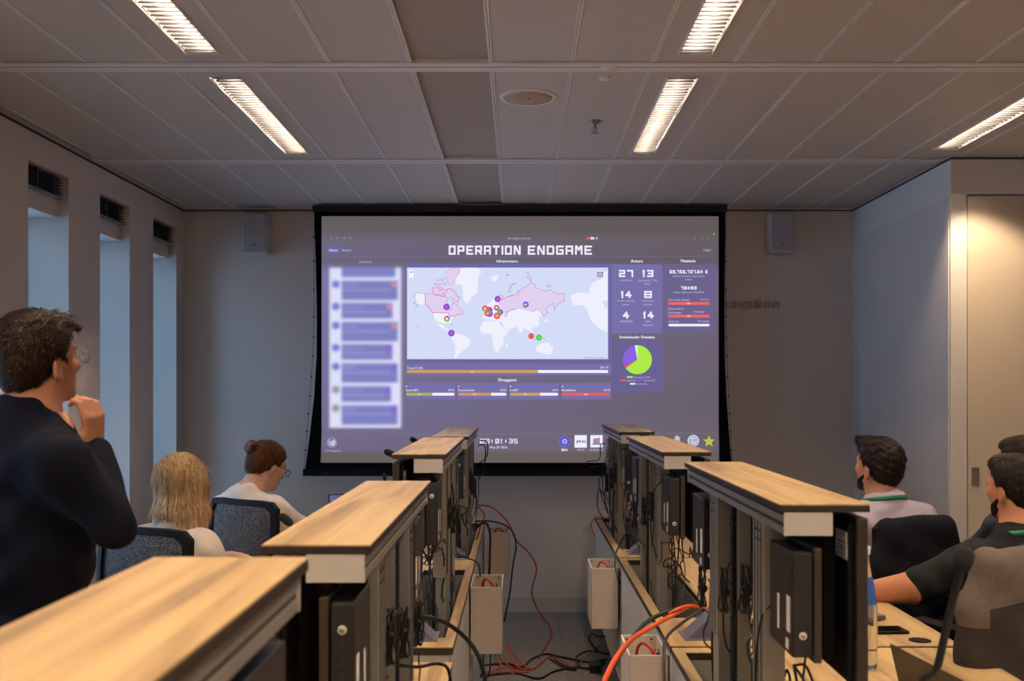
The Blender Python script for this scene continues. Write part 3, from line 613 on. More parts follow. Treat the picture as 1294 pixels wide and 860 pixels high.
# ------------------------------------------------ desks with raised monitor lids
M_PORT = mat('port_metal', (150,148,140), .4, .6)
M_STICK = mat('paper_sticker', (226,222,216), .6)
M_PLATE = mat('bronze_plate', (60,49,36), .5, .3)
M_BEZEL = mat('monitor_shell', (42,36,33), .4)
M_SOCK = mat('socket_cover_blue_grey', (92,92,110), .5)
M_TRAY = mat('cable_tray', (150,144,136), .5, .3)
def desk(side, X0, y0, y1, lv0, lv1, zl, zw, name, rowname, seed, wood_uo=.905, far_pc=True, detail=True):
    rnd = random.Random(seed)
    X = lambda u: X0+side*u
    t = thing('lift_desk', 'oak lift desk, ' + name, 'desk', (X(.45), (y0+y1)/2, 0), 'lift desks in two rows')
    def bx(q, u0, u1, v0, v1, z0, z1, mi=0): q.box(X(u0), X(u1), v0, v1, z0, z1, mi)
    lu0, lu1 = (.035, .211)
    h = .024
    # work surface with a slot for the lid
    q = MB(); oy0, oy1 = lv0-.06, min(lv1+.04, y1-.06); a, b = y0+.006, y1-.006
    for u0, u1, v0, v1 in ((0,lu0-.003,a,b),(lu1+.003,wood_uo,a,b),(lu0-.003,lu1+.003,a,oy0),(lu0-.003,lu1+.003,oy1,b)):
        bx(q, u0, u1, v0, v1, zw-.003, zw); bx(q, u0, u1, v0, v1, zw-h, zw-.003, 1)
    q.build('work_surface', [M_WOOD, M_EDGE], t)
    # trough
    q = MB(); bx(q, lu0-.003, lu0+.001, oy0, oy1, zw-.30, zw-h, 0); bx(q, lu1, lu1+.004, oy0, oy1, zw-.30, zw-h); bx(q, lu0, lu1, oy0, oy1, zw-.30, zw-.296)
    bx(q, lu0, lu1, oy0-.004, oy0, zw-.30, zw-h); bx(q, lu0, lu1, oy1, oy1+.004, zw-.30, zw-h)
    q.build('cable_trough', M_TRAY, t)
    # white panels and legs under the desk
    q = MB(); vm = (a+b)/2
    for v0, v1 in ((a+.03, vm-.004), (vm+.004, b-.03)): 
        q2 = MB(); bx(q2, .010, .026, v0, v1, .10, zw-h-.002); q2.build('side_panel', M_WHITEM, t, bevel=.002)
    for v0, v1 in ((a+.004, a+.024), (b-.024, b-.004)): 
        q2 = MB(); bx(q2, .012, .30, v0, v1, .0, zw-h-.002); q2.build('end_panel', M_WHITEM, t, bevel=.002)
    for v in (a+.05, b-.09):
        q2 = MB(); bx(q2, .74, .79, v, v+.04, .03, zw-h); bx(q2, .30, .85, v-.005, v+.045, 0, .03); q2.build('leg', M_WHITEM, t, bevel=.003)
    # lid
    q = MB(); bx(q, lu0, lu1, lv0, lv1, zl-.003, zl); bx(q, lu0, lu1, lv0, lv1, zl-.016, zl-.003, 1); q.build('lid', [M_WOOD, M_EDGE], t, bevel=.0012)
    q = MB(); ru = lu0+.010
    bx(q, ru, ru+.008, lv0+.004, lv1-.004, zl-.060, zl-.046, 0); bx(q, ru+.003, ru+.008, lv0+.004, lv1-.004, zl-.046, zl-.038, 1); bx(q, ru, ru+.008, lv0+.004, lv1-.004, zl-.038, zl-.024, 0)
    bx(q, ru+.004, ru+.02, lv0+.004, lv1-.004, zl-.024, zl-.016, 1)
    q.build('lid_rail', [M_ALU, M_ALUD], t, bevel=.0008)
    for v0, v1 in ((lv0+.001, lv0+.004), (lv1-.004, lv1-.001)):
        q = MB(); bx(q, ru-.001, ru+.094, v0, v1, zl-.062, zl-.0165); q.build('end_cap', M_WHITEM, t, bevel=.0008)
    q = MB(); bx(q, ru+.010, ru+.09, lv0+.006, lv1-.006, zl-.024, zl-.016); q.build('lid_bracket', M_ALUD, t)
    # telescopic columns
    L = lv1-lv0
    for f in (.17, .67):
        v = lv0+f*L/1.12
        q = MB(); bx(q, ru+.001, ru+.046, v, v+.10, zw+.15, zl-.0605); 
        for k in (.02, .05, .078): bx(q, ru-.0005, ru+.001, v+k, v+k+.003, zw+.152, zl-.0605, 1)
        for zz in (.02, .04): 
            for vv in (.035, .065): q.lathe((X(ru+.0008), v+vv, zl-.06-zz), [(.003,-.0015),(.003,.0015)], 8, 1, M=Matrix.Rotation(math.pi/2,3,'Y'))
        c = q.build('lift_column', [M_ALU, M_ALUD], t, bevel=.001)
        q = MB(); bx(q, ru+.008, ru+.038, v+.015, v+.085, zw-.25, zw+.15); q.build('inner_column', M_ALU, c)
        q = MB(); bx(q, ru+.006, ru+.04, v+.105, v+.108, zw+.14, zl-.07); q.build('column_plate', M_ALUD, c)
    v = lv0+.43*L/1.12; q = MB(); bx(q, ru+.004, ru+.034, v, v+.022, zw-.25, zl-.0605); bx(q, ru+.002, ru+.004, v+.008, v+.014, zw-.25, zl-.0605, 1); q.build('guide_post', [M_ALU, M_ALUD], t, bevel=.001)
    # cable chain links
    v = lv0+.50*L/1.12; q = MB(); z = zw-.2
    while z < zl-.08: q.box(X(ru+.006), X(ru+.030), v, v+.035, z, z+.017); z += .021
    q.build('cable_chain', M_BLACK, t)
    q = MB(); bx(q, ru+.02, ru+.08, lv0+.52, lv0+.585, zw-.12, zw+.12); bx(q, ru+.04, ru+.075, lv0+.80, lv0+.86, zw-.15, zw+.10); q.build('power_strip', M_BLACK2, t, bevel=.003)
    # flip-up socket box near the desk end
    q = MB(); sv = y0+.13; bx(q, lu0+.02, lu1-.02, sv-.06, sv+.06, zw, zw+.004)
    A = [(X(lu0+.03), sv-.05, zw+.004), (X(lu1-.02), sv-.05, zw+.004), (X(lu1-.02), sv+.05, zw+.004), (X(lu0+.03), sv+.05, zw+.004), (X(lu1-.045), sv-.05, zw+.095), (X(lu1-.02), sv-.05, zw+.10), (X(lu1-.02), sv+.05, zw+.10), (X(lu1-.045), sv+.05, zw+.095)]
    q.add(A, [(0,1,5,4),(1,2,6,5),(2,3,7,6),(3,0,4,7),(4,5,6,7),(0,3,2,1)]); q.build('socket_box', M_SOCK, t)
    q = MB(); q.lathe((X(.80), y0+.07, zw+.001), [(.034,-.001),(.034,.001),(.004,.001)], 24); q.build('cable_grommet', M_BLACK, t)
    # monitors
    mus = (.186, .209)
    for k, (m0, m1) in enumerate(((lv0+.004, lv0+L/2-.005), (lv0+L/2+.005, lv1-.004))):
        zt = zl-.028; zb = zt-.335; mc = (m0+m1)/2
        m = thing('monitor', ('near' if k == 0 else 'far') + ' black monitor hanging under the raised lid of ' + name, 'monitor', (X(.197), mc, zb), 'monitors under the lids')
        q = MB(); bx(q, mus[0], mus[1], m0, m1, zb, zt); q.build('shell', M_BEZEL, m, bevel=.003)
        q = MB(); bx(q, mus[1], mus[1]+.0008, m0+.014, m1-.014, zb+.016, zt-.014); q.build('display', mat('dark_display', (12,12,14), .15), m)
        q = MB(); bx(q, mus[0]-.034, mus[0]+.001, m0+.10, m1-.05, zb+.03, zt-.03); bx(q, mus[0]-.012, mus[0]+.001, m0+.015, m1-.015, zb+.01, zt-.01)
        bk = q.build('rear_cover', M_BLACK, m, bevel=.006)
        q = MB(); bx(q, mus[0]-.0130, mus[0]-.0122, m0+.018, m0+.088, zt-.085, zt-.03); 
        st = q.build('label_sticker', M_STICK, m)
        q = MB()
        for z in (.05, .058, .064): bx(q, mus[0]-.0134, mus[0]-.0129, m0+.028, m0+.078, zt-z-.003, zt-z)
        q.build('barcode', M_BLACK2, st)
        q = MB(); bx(q, .118, .155, mc-.05, mc+.05, zt-.22, zt-.12); q.build('mount', M_BLACK2, m, bevel=.002)
        # mini computer with its plate
        if k == 0: p0 = lv0-.004
        else: p0 = lv1-.18
        pt = zl-.094; pb = pt-.204
        pc = thing('mini_computer', ('near' if k == 0 else 'far') + ' upright black mini computer clipped behind the monitors of ' + name, 'computer', (X(.08), p0+.09, pb), 'mini computers behind the monitors')
        cs = q = MB(); bx(q, .060, .098, p0+.006, p0+.178, pb, pt); bd = q.build('case', mat('pc_case', (40,38,38), .42, .3), pc, bevel=.003)
        q = MB(); bx(q, .0605, .0975, p0, p0+.007, pb+.001, pt-.001); fp = q.build('front_panel', mat('pc_front', (24,23,24), .5), pc, bevel=.002)
        q = MB()
        fz = (lambda z: z) if side > 0 else (lambda z: pb+pt-z)
        zz = pb+.09
        for w_, h_ in ((.007,.013),(.007,.013),(.006,.009),(.005,.005)):
            bx(q, .080-w_/2, .080+w_/2, p0-.0006, p0, *sorted((fz(zz), fz(zz+h_)))); zz += h_+.008
        bx(q, .078, .081, p0-.0006, p0, *sorted((fz(pb+.055), fz(pb+.08)))); q.build('port', mat('port_dark_blue', (44,48,66), .4, .3), fp)
        q = MB(); q.lathe((X(.0795), p0-.0003, fz(pb+.043)), [(.0075,-.0008),(.0075,.0008),(.006,.0012)], 20, M=Matrix.Rotation(math.pi/2,3,'X'))
        lg = q.build('logo_badge', mat('badge_white', (205,200,192), .4), fp)
        q = MB(); c = Vector((X(.0795), p0-.0022, fz(pb+.043))); put_text(q, 'hp', c, (1,0,0), (0,0,1), .006, bold=.0003); q.build('logo_lettering', M_BLACK2, lg)
        q = MB()
        for zk in range(9): bx(q, .064, .094, p0-.0004, p0, pb+.006+zk*.0035, pb+.0075+zk*.0035); bx(q, .066, .072, p0-.0004, p0, pb+.07+zk*.009, pb+.074+zk*.009)
        q.build('vent_slot', M_ALUD, fp, kind='stuff')
        q = MB(); bx(q, .0592, .060, p0+.02, p0+.045, pt-.16, pt-.09); bx(q, .0592, .060, p0+.10, p0+.115, pt-.17, pt-.10); bx(q, .0592,.060, p0+.03,p0+.05,pt-.195,pt-.175); q.build('case_sticker', M_STICK, bd)
        q = MB(); bx(q, .102, .118, p0+.004, p0+.17, pb-.012, pt+.008); q.build('mounting_plate', M_PLATE, pc, bevel=.003)
    # hanging cables belonging to the lift
    n = 20
    for k in range(n):
        v = lv0+rnd.choice((.10, .14, .36, .38, .40, .54, .56, .60, .80, .84, .92))*L/1.12+rnd.uniform(-.02,.02)
        u = rnd.uniform(.075,.12); ztop = zl-rnd.uniform(.07,.25); zbot = zw-rnd.uniform(-.12,.18); r = rnd.choice((.002,.0026,.0032))
        if rnd.random() < .13:      # loop bulging toward the aisle
            w = rnd.uniform(.04,.09)
            pts = [(X(u), v, ztop), (X(u-.05), v+w*.3, ztop-.05), (X(u-.06), v+w*.6, ztop-.17), (X(u-.045), v+w, ztop-.27), (X(u+.01), v+w*.8, zbot)]
        else:
            pts = [(X(u), v, ztop)] + [(X(u+rnd.uniform(-.025,.03)), v+rnd.uniform(-.05,.05), ztop+(zbot-ztop)*f) for f in (.25,.5,.75)] + [(X(u), v+rnd.uniform(-.08,.08), zbot)]
        q = MB(); q.tube(smoothpts(pts, 5), r, 5); q.build('cable', M_RUB, t)
    for vc, zc in ((lv0+.10, zl-.34), (lv1-.10, zl-.34), (lv0+.5, zl-.45), (lv0+.33, zl-.25)):   # tangles below the computers
        for k in range(3):
            p = Vector((X(.09), vc, zc)); d = Vector((0,0,-1)); pts = [p.copy()]
            for i in range(9):
                d = (d*.6+Vector((rnd.gauss(0,.5), rnd.gauss(0,.8), rnd.gauss(-.15,.6)))).normalized(); p = p+d*.045
                p.x = min(max(p.x, X(.10)-.05), X(.10)+.05); p.y = min(max(p.y, lv0+.01), lv1-.01); p.z = min(max(p.z, zw+.01), zl-.1); pts.append(p.copy())
            q = MB(); q.tube(smoothpts(pts, 4), rnd.choice((.0022,.003)), 5); q.build('cable', M_RUB, t)
    for k in range(3):   # coiled surplus tied to a post
        v = lv0+(.36,.60,.90)[k]*L/1.12; z = zl-.24-.05*k
        q = MB(); pts = []
        for i in range(64):
            a_ = i/64*2*math.pi*4; rr = .022+.006*math.sin(i*1.3)
            pts.append((X(.055+.006*math.sin(i*.9)-.0002*i), v+rr*math.sin(a_), z+(.055+.01*math.sin(i*.4))*math.cos(a_)))
        q.tube(pts, .0026, 5); q.tube([(X(.05), v-.016, z), (X(.05), v+.016, z-.003)], .012, 8); q.build('cable_coil', M_RUB, t)
    return t
RX, LX = .47, -.205
desk( 1, RX, 1.50, 3.105, 1.95, 3.07, 1.275, .70, 'nearest of the right row', 'r', 1, .905)
desk( 1, RX, 3.115, 4.74, 3.56, 4.72, 1.275, .70, 'middle of the right row', 'r', 2, .905)
desk( 1, RX, 4.75, 6.30, 5.05, 6.15, 1.281, .70, 'right row, nearest the screen', 'r', 3, .905)
desk(-1, LX, -.12, 1.47, .02, 1.145, 1.308, .70, 'left row, nearest the viewer', 'l', 4, .905)
desk(-1, LX, 1.48, 3.09, 1.62, 2.735, 1.248, .66, 'second of the left row', 'l', 5, .905)
desk(-1, LX, 3.10, 4.69, 3.28, 4.39, 1.285, .70, 'third of the left row', 'l', 6, .905)
desk(-1, LX, 4.70, 6.25, 4.79, 5.92, 1.270, .70, 'left row, nearest the screen', 'l', 7, .905)

# ------------------------------------------------ white cable boxes hanging in the aisle
def wastebox(x0, x1, y0, y1, lab, zt=.647, hgt=.285, seed=1):
    t = thing('hanging_box', lab, 'box', ((x0+x1)/2, (y0+y1)/2, zt-hgt), 'white boxes on the desk sides')
    q = MB(); w = .0025
    q.box(x0, x1, y0, y0+w, zt-hgt, zt); q.box(x0, x1, y1-w, y1, zt-hgt, zt); q.box(x0, x0+w, y0, y1, zt-hgt, zt); q.box(x1-w, x1, y0, y1, zt-hgt, zt); q.box(x0, x1, y0, y1, zt-hgt, zt-hgt+w)
    q.build('shell', mat('box_white', (198,182,168), .6), t, bevel=.0008)
    q = MB()
    for b_ in ((x0-.001,x1+.001,y0-.001,y0+.003),(x0-.001,x1+.001,y1-.003,y1+.001),(x0-.001,x0+.003,y0,y1),(x1-.003,x1+.001,y0,y1)): q.box(*b_, zt-.001, zt+.002)
    q.build('rim', mat('rim_light', (232,226,218), .5), t)  # pale strips paint a bright edge line along the box rim
    q = MB()
    for x in (x0+.02, x1-.02): q.lathe((x, y1-w-.001, zt-.012), [(.004,-.001),(.004,.001)], 10, M=Matrix.Rotation(math.pi/2,3,'X'))
    q.build('screw', M_ALUD, t)
    r = random.Random(seed); cx, cy = (x0+x1)/2, (y0+y1)/2
    pts = [(cx+.03, cy-.03, zt-.13), (cx-.02, cy+.02, zt-.05), (cx-.01, cy-.02, zt+.012), (cx+.025, cy-.05, zt-.01), (cx+.035, cy-.03, zt-.08), (cx-.03, cy+.05, zt-.10)]
    q = MB(); q.tube(smoothpts(pts, 6), .0055, 7); cb = q.build('red_cord', mat('red_cord', (190,50,36), .5), None)
    tag(cb, 'red power cord stuffed in ' + lab, 'cord', 'cords stuffed in the boxes')
    q = MB(); q.rbox((cx+.036, cy-.045, zt-.05), (.013,.02,.03), Matrix.Rotation(.4,3,'X'))
    for sx in (-.006,.006): q.tube([(cx+.036+sx, cy-.045, zt-.02), (cx+.036+sx, cy-.05, zt+.0)], .0022, 6)
    tag(q.build('power_plug', M_BLACK2, None, bevel=.003), 'black plug in ' + lab, 'plug', 'plugs in the boxes')
wastebox(.343, .468, 4.75, 5.015, 'white box on the right desks, farther one', seed=1)
wastebox(.352, .476, 3.205, 3.47, 'white box on the right desks at the bottom of view', seed=2)
wastebox(-.208, -.073, 4.30, 4.59, 'white box on the left desks, nearer one', seed=3)
wastebox(-.190, -.056, 5.92, 6.20, 'white box on the left desks near the screen wall', seed=4)
# hooks/rails holding the boxes are the panels themselves

# ------------------------------------------------ loose cables
M_ORG = mat('orange_cable', (222,84,30), .45); M_ORD = mat('orange_red_cable', (176,52,24), .45)
def cable(pts, r, m, lab, n=8, name='cable'):
    q = MB(); q.tube(smoothpts(pts, n), r, 7); return tag(q.build(name, m), lab, 'cable')
cable([P(870,765,3.35), P(848,778,3.3), P(826,790,3.15), P(800,806,2.95), P(782,826,2.75), P(768,850,2.55), P(758,880,2.35), P(752,930,2.2)], .0075, M_ORG, 'thick bright orange cable crossing from the right desks to the bottom edge')
cable([P(905,770,3.5), P(870,765,3.35), P(845,775,3.3)], .005, M_ORG, 'short orange cable end behind the right desk socket')
cable([P(888,764,3.4), P(858,768,3.4), P(822,782,3.3), P(797,808,3.1), P(778,835,2.95), P(762,870,2.8), P(756,900,2.7)], .0075, M_RUB, 'thick black cable arching over the right box beside the orange one')
cable([P(886,770,3.3), P(860,788,3.2), P(842,806,3.05), P(839,835,2.95), P(840,880,2.85)], .005, M_RUB, 'black cable dropping straight down right of the near box')
cable([P(603,638,5.4), P(622,641,5.4), P(642,660,5.45), P(652,682,5.5), P(668,698,5.5), P(678,718,5.5), P(672,748,5.55), P(681,772,5.6), P(697,797,5.6), P(691,815,5.6), P(680,832,5.58), P(674,845,5.55)], .0042, M_ORD, 'long thin orange-red cable hanging from left desks to the aisle floor')
cable([P(604,640,5.3), P(612,650,5.3), P(608,662,5.3), P(600,690,5.3)], .004, M_ORD, 'short orange-red cable loop at the far left desk end')
cable([P(776,655,5.9), P(762,655,5.88), P(749,657,5.85), P(748,668,5.85), P(752,678,5.85)], .0036, M_ORD, 'short red-brown cable end over the far right desk corner')
cable([P(600,658,5.3), P(625,659,5.3), P(645,668,5.4), P(652,688,5.45), P(648,715,5.45), P(644,750,5.45), P(637,785,5.5)], .0045, M_RUB, 'black cable hanging beside the orange-red one down to the carpet')
cable([P(598,670,5.0), P(612,660,5.0), P(619,672,5.0), P(619,705,5.0), P(618,730,5.0)], .006, M_RUB, 'black cable falling behind the nearer left box')
cable([P(530,778,2.5), P(560,785,2.55), P(588,805,2.6), P(606,832,2.6), P(614,870,2.6), P(616,930,2.6)], .006, M_RUB, 'black cable arching out of the left desk toward the bottom')
cable([P(505,840,2.2), P(530,842,2.3), P(552,838,2.4), P(566,845,2.4), P(572,880,2.4)], .004, M_RUB, 'thin black cable lying on the second left desk')
cable([P(573,698,4.1), P(592,705,4.1), P(604,712,4.1), P(607,728,4.1)], .0035, M_RUB, 'thin black cable hooked over the third left desk edge')
cable([P(815,690,4.1), P(795,672,4.3), P(783,688,4.35), P(777,705,4.3), P(780,728,4.2), P(784,738,4.2)], .0035, M_RUB, 'thin black cable looping over the middle right desk edge')
cable([P(764,600,5.8), P(757,606,5.8), P(760,625,5.8), P(768,648,5.8)], .003, M_RUB, 'thin black cable hanging from far right lid')
cable([P(765,560,5.9), P(759,562,5.9), P(757,580,5.9), P(742,583,5.9), P(745,590,5.9), P(757,588,5.9), P(766,585,5.9)], .003, M_RUB, 'thin black cable loop sticking out before the screen')
cable([P(766,630,5.6), P(757,618,5.6), P(755,640,5.6), P(762,655,5.6), P(770,668,5.6), P(786,672,5.6)], .003, M_RUB, 'thin black cable curling over far right desk end')
for k, (a, b) in enumerate((((606,556),(616,580)),((604,562),(612,600)))):
    cable([P(a[0],a[1],5.85), P(a[0]+9,a[1]+2,5.85), P(b[0],b[1]-8,5.85), P(b[0]-4,b[1],5.85), P(604,b[1]+6,5.85)], .0035, M_RUB, ('upper','lower')[k]+' black cable loop sticking out of the far left lid')
# floor tangle
def Fp(px, py, z=.006): d = (1.5-z)*1270/(py-490); return P(px, py, d)
cable([Fp(674,846), Fp(660,838,.02), Fp(645,820,.03), Fp(640,816,.05), Fp(650,838,.02), Fp(668,848), Fp(650,846), Fp(630,828,.02), Fp(632,838,.02), Fp(655,850), Fp(615,848)], .0042, M_ORG, 'orange cable tangled on the carpet at left of the aisle', 9)
cable([Fp(612,851), Fp(640,843), Fp(672,845), Fp(695,829), Fp(712,836,.02), Fp(725,842), Fp(745,826,.03), Fp(760,813,.05)], .004, M_ORD, 'orange-red cable running across the aisle carpet')
cable([Fp(612,840), Fp(640,838), Fp(660,842), Fp(672,832), Fp(690,826), Fp(710,830), Fp(745,836), Fp(766,832)], .006, M_RUB, 'black cable crossing the carpet, farthest strand')
cable([Fp(615,853), Fp(650,850), Fp(680,857), Fp(700,848), Fp(725,843), Fp(750,844), Fp(764,838)], .006, M_RUB, 'black cable crossing the carpet, nearest strand')
cable([Fp(755,822,.03), Fp(745,808,.10), Fp(748,800,.13), Fp(757,804,.13), Fp(768,803,.12)], .0045, M_RUB, 'black cable loop rising beside right desk foot')
cable([Fp(770,826), Fp(745,822), Fp(728,830), Fp(735,843), Fp(752,842), Fp(766,833)], .0045, M_RUB, 'black cable loop lying before the right desk foot')
cable([Fp(700,832), Fp(712,840), Fp(728,846), Fp(716,845), Fp(702,837), Fp(695,832)], .004, M_RUB, 'small black cable loop in the middle of the aisle carpet')
for k, x in enumerate((611, 620)):
    cable([P(x,822,5.3), P(x-1,845,5.2), Fp(x-4,856)], .005, M_RUB, ('left','right')[k]+' black cable dropping below the nearer left box')
# floor plug box
q = MB(); c = Fp(752,846); q.box(c.x-.03, c.x+.03, c.y-.05, c.y+.05, 0, .045); tag(q.build('power_adapter', M_BLACK2, None, bevel=.006), 'black power adapter on the carpet by the right desks', 'adapter')

# ------------------------------------------------ things on the right desks
c = P(1103,838,2.9)
bt = thing('water_bottle', 'clear glass water bottle with blue label behind the near right monitor', 'bottle', (.990, 2.88, .70))
bc = (.990, 2.88, .70)
M_CLEAR = bpy.data.materials.new('clear_glass'); M_CLEAR.use_nodes = True; b_ = M_CLEAR.node_tree.nodes['Principled BSDF']
b_.inputs['Transmission Weight'].default_value = 1; b_.inputs['Roughness'].default_value = .03; b_.inputs['IOR'].default_value = 1.3; b_.inputs['Base Color'].default_value = (.93,.95,.93,1)
q = MB(); q.lathe(bc, [(.028,.0005),(.034,.006),(.035,.02),(.035,.16),(.032,.20),(.021,.26),(.014,.30),(.013,.33)], 28); q.build('glass_body', M_CLEAR, bt)
q = MB(); q.lathe(bc, [(.0338,.185),(.0285,.225),(.0235,.255)], 28); q.build('label_band', mat('blue_label', (44,92,170), .5), bt)
q = MB(); q.lathe(bc, [(.015,.325),(.016,.327),(.016,.345),(.014,.347)], 20); q.build('cap', mat('cap_white', (210,215,225), .4), bt)
t = thing('smartphone', 'black smartphone lying on the middle right desk by the bottle', 'phone', (1.19, 3.30, .70))
q = MB(); M3 = Matrix.Rotation(.06,3,'Z'); q.rbox((1.19,3.30,.7055), (.078,.038,.005), M3); q.build('phone_body', M_BLACK, t, bevel=.003)
q = MB(); q.rbox((1.19,3.30,.7108), (.074,.035,.0003), M3); q.build('phone_display', mat('phone_glass', (20,14,12), .08), t)
t = thing('laptop', 'closed grey laptop on the middle right desk behind the phone', 'laptop', (1.08, 3.52, .70))
M3 = Matrix.Rotation(.25,3,'Z'); q = MB(); q.rbox((1.09,3.52,.709), (.15,.105,.004), M3); q.build('base', mat('laptop_grey', (110,104,104), .4, .6), t, bevel=.002)
q = MB(); q.rbox((1.09,3.52,.7165), (.15,.105,.003), M3); q.build('screen_lid', mat('laptop_lid_grey', (128,118,116), .4, .6), t, bevel=.002)
# open laptop seen from behind at the bottom right
t = thing('laptop', 'open dark laptop seen from behind on the nearest right desk', 'laptop', (1.20, 2.55, .70))
a = Vector((1.035, 2.93, .855)); b = P(1225,868,2.35); 
a = P(1124,813,2.72); b = P(1240,872,2.35); dn = Vector((.06,.03,-.22))
q = MB(); n_ = (b-a).cross(dn).normalized()*.004
q.add([a,b,b+dn,a+dn,a+n_,b+n_,b+dn+n_,a+dn+n_], [(0,1,2,3),(7,6,5,4),(0,4,5,1),(1,5,6,2),(2,6,7,3),(3,7,4,0)]); q.build('screen_lid', mat('laptop_back', (70,62,56), .35, .6), t, bevel=.0015)
b1 = a+dn; b2 = b+dn; out_ = Vector((-.22,-.03,0)) ; out_ = Vector((.18,.12,0))
q = MB(); q.add([b1,b2,b2+out_,b1+out_]+[v-Vector((0,0,.014)) for v in (b1,b2,b2+out_,b1+out_)], [(0,1,2,3),(7,6,5,4),(0,4,5,1),(1,5,6,2),(2,6,7,3),(3,7,4,0)]); q.build('base', mat('laptop_back', (70,62,56)), t)
# tablet on the left desk
t = thing('laptop', 'small open laptop with lit display on the third left desk', 'laptop', P(427,640,4.6))
M3 = Matrix.Rotation(.5,3,'Z') @ Matrix.Rotation(-.35,3,'X'); c = P(431,640,4.55)
q = MB(); q.rbox(c, (.055,.004,.06), M3); q.build('screen_lid', M_BLACK2, t, bevel=.002)
q = MB(); q.rbox(c+M3@Vector((0,-.0046,0)), (.050,.0003,.054), M3); q.build('display', emat('tablet_glow', (96,100,140)), t)
q = MB(); q.rbox((c.x, c.y-.03, .712), (.09,.08,.008), Matrix.Rotation(.5,3,'Z')); q.build('base', M_BLACK2, t)
# gooseneck microphones
def gooseneck(base, pts, head, hd, r, lab, hr=.016, hl=.03):
    t = thing('gooseneck_microphone', lab, 'microphone', base)
    q = MB(); q.lathe(base, [(.045,0),(.045,.012),(.03,.024),(.012,.03)], 24); q.build('base', M_BLACK, t)
    q = MB(); q.tube(smoothpts([Vector(base)+Vector((0,0,.02))]+[Vector(p) for p in pts]+[head]), r, 8); q.build('stem', M_RUB, t)
    z = Vector(hd).normalized(); M3 = z.to_track_quat('Z','Y').to_matrix()
    q = MB(); q.lathe(head, [(hr*.5,-hl),(hr*.9,-hl*.7),(hr,-hl*.1),(hr*.95,hl*.5),(hr*.6,hl*.9),(hr*.15,hl)], 18, M=M3); q.build('windscreen', mat('foam', (20,19,20), .95, bump=.8, bscale=900), t)
gooseneck((.935,1.86,.70), [P(1172,880,1.75), P(1185,840,1.72), P(1201,770,1.7)], P(1217,706,1.68), (.15,.05,.35), .007, 'gooseneck microphone in front of the grey jacket at right', .017, .022)
gooseneck((-.49,3.9,.70), [(-.455,3.9,.95),(-.452,3.9,1.15),(-.462,3.9,1.215)], P(492,572,3.9), (-.5,0,.22), .004, 'gooseneck microphone poking out left of the third left lid', .013, .022)
gooseneck((-.48,4.55,.70), [(-.45,4.55,.95),(-.44,4.55,1.15),(-.442,4.55,1.22)], P(523,556,4.55), (-.3,0,.2), .004, 'gooseneck microphone poking up behind the third left lid', .013, .020)
gooseneck((-.60,2.98,.66), [(-.60,2.97,.85),(-.63,2.96,1.04)], P(361,656,2.95), (-.4,-.1,.35), .004, 'gooseneck microphone by the mesh chair', .013, .024)
gooseneck((-.55,4.25,.70), [(-.55,4.2,.9),(-.55,4.15,1.04)], P(486,602,4.1), (0,0,1), .004, 'upright gooseneck microphone behind the second left lid', .009, .014)
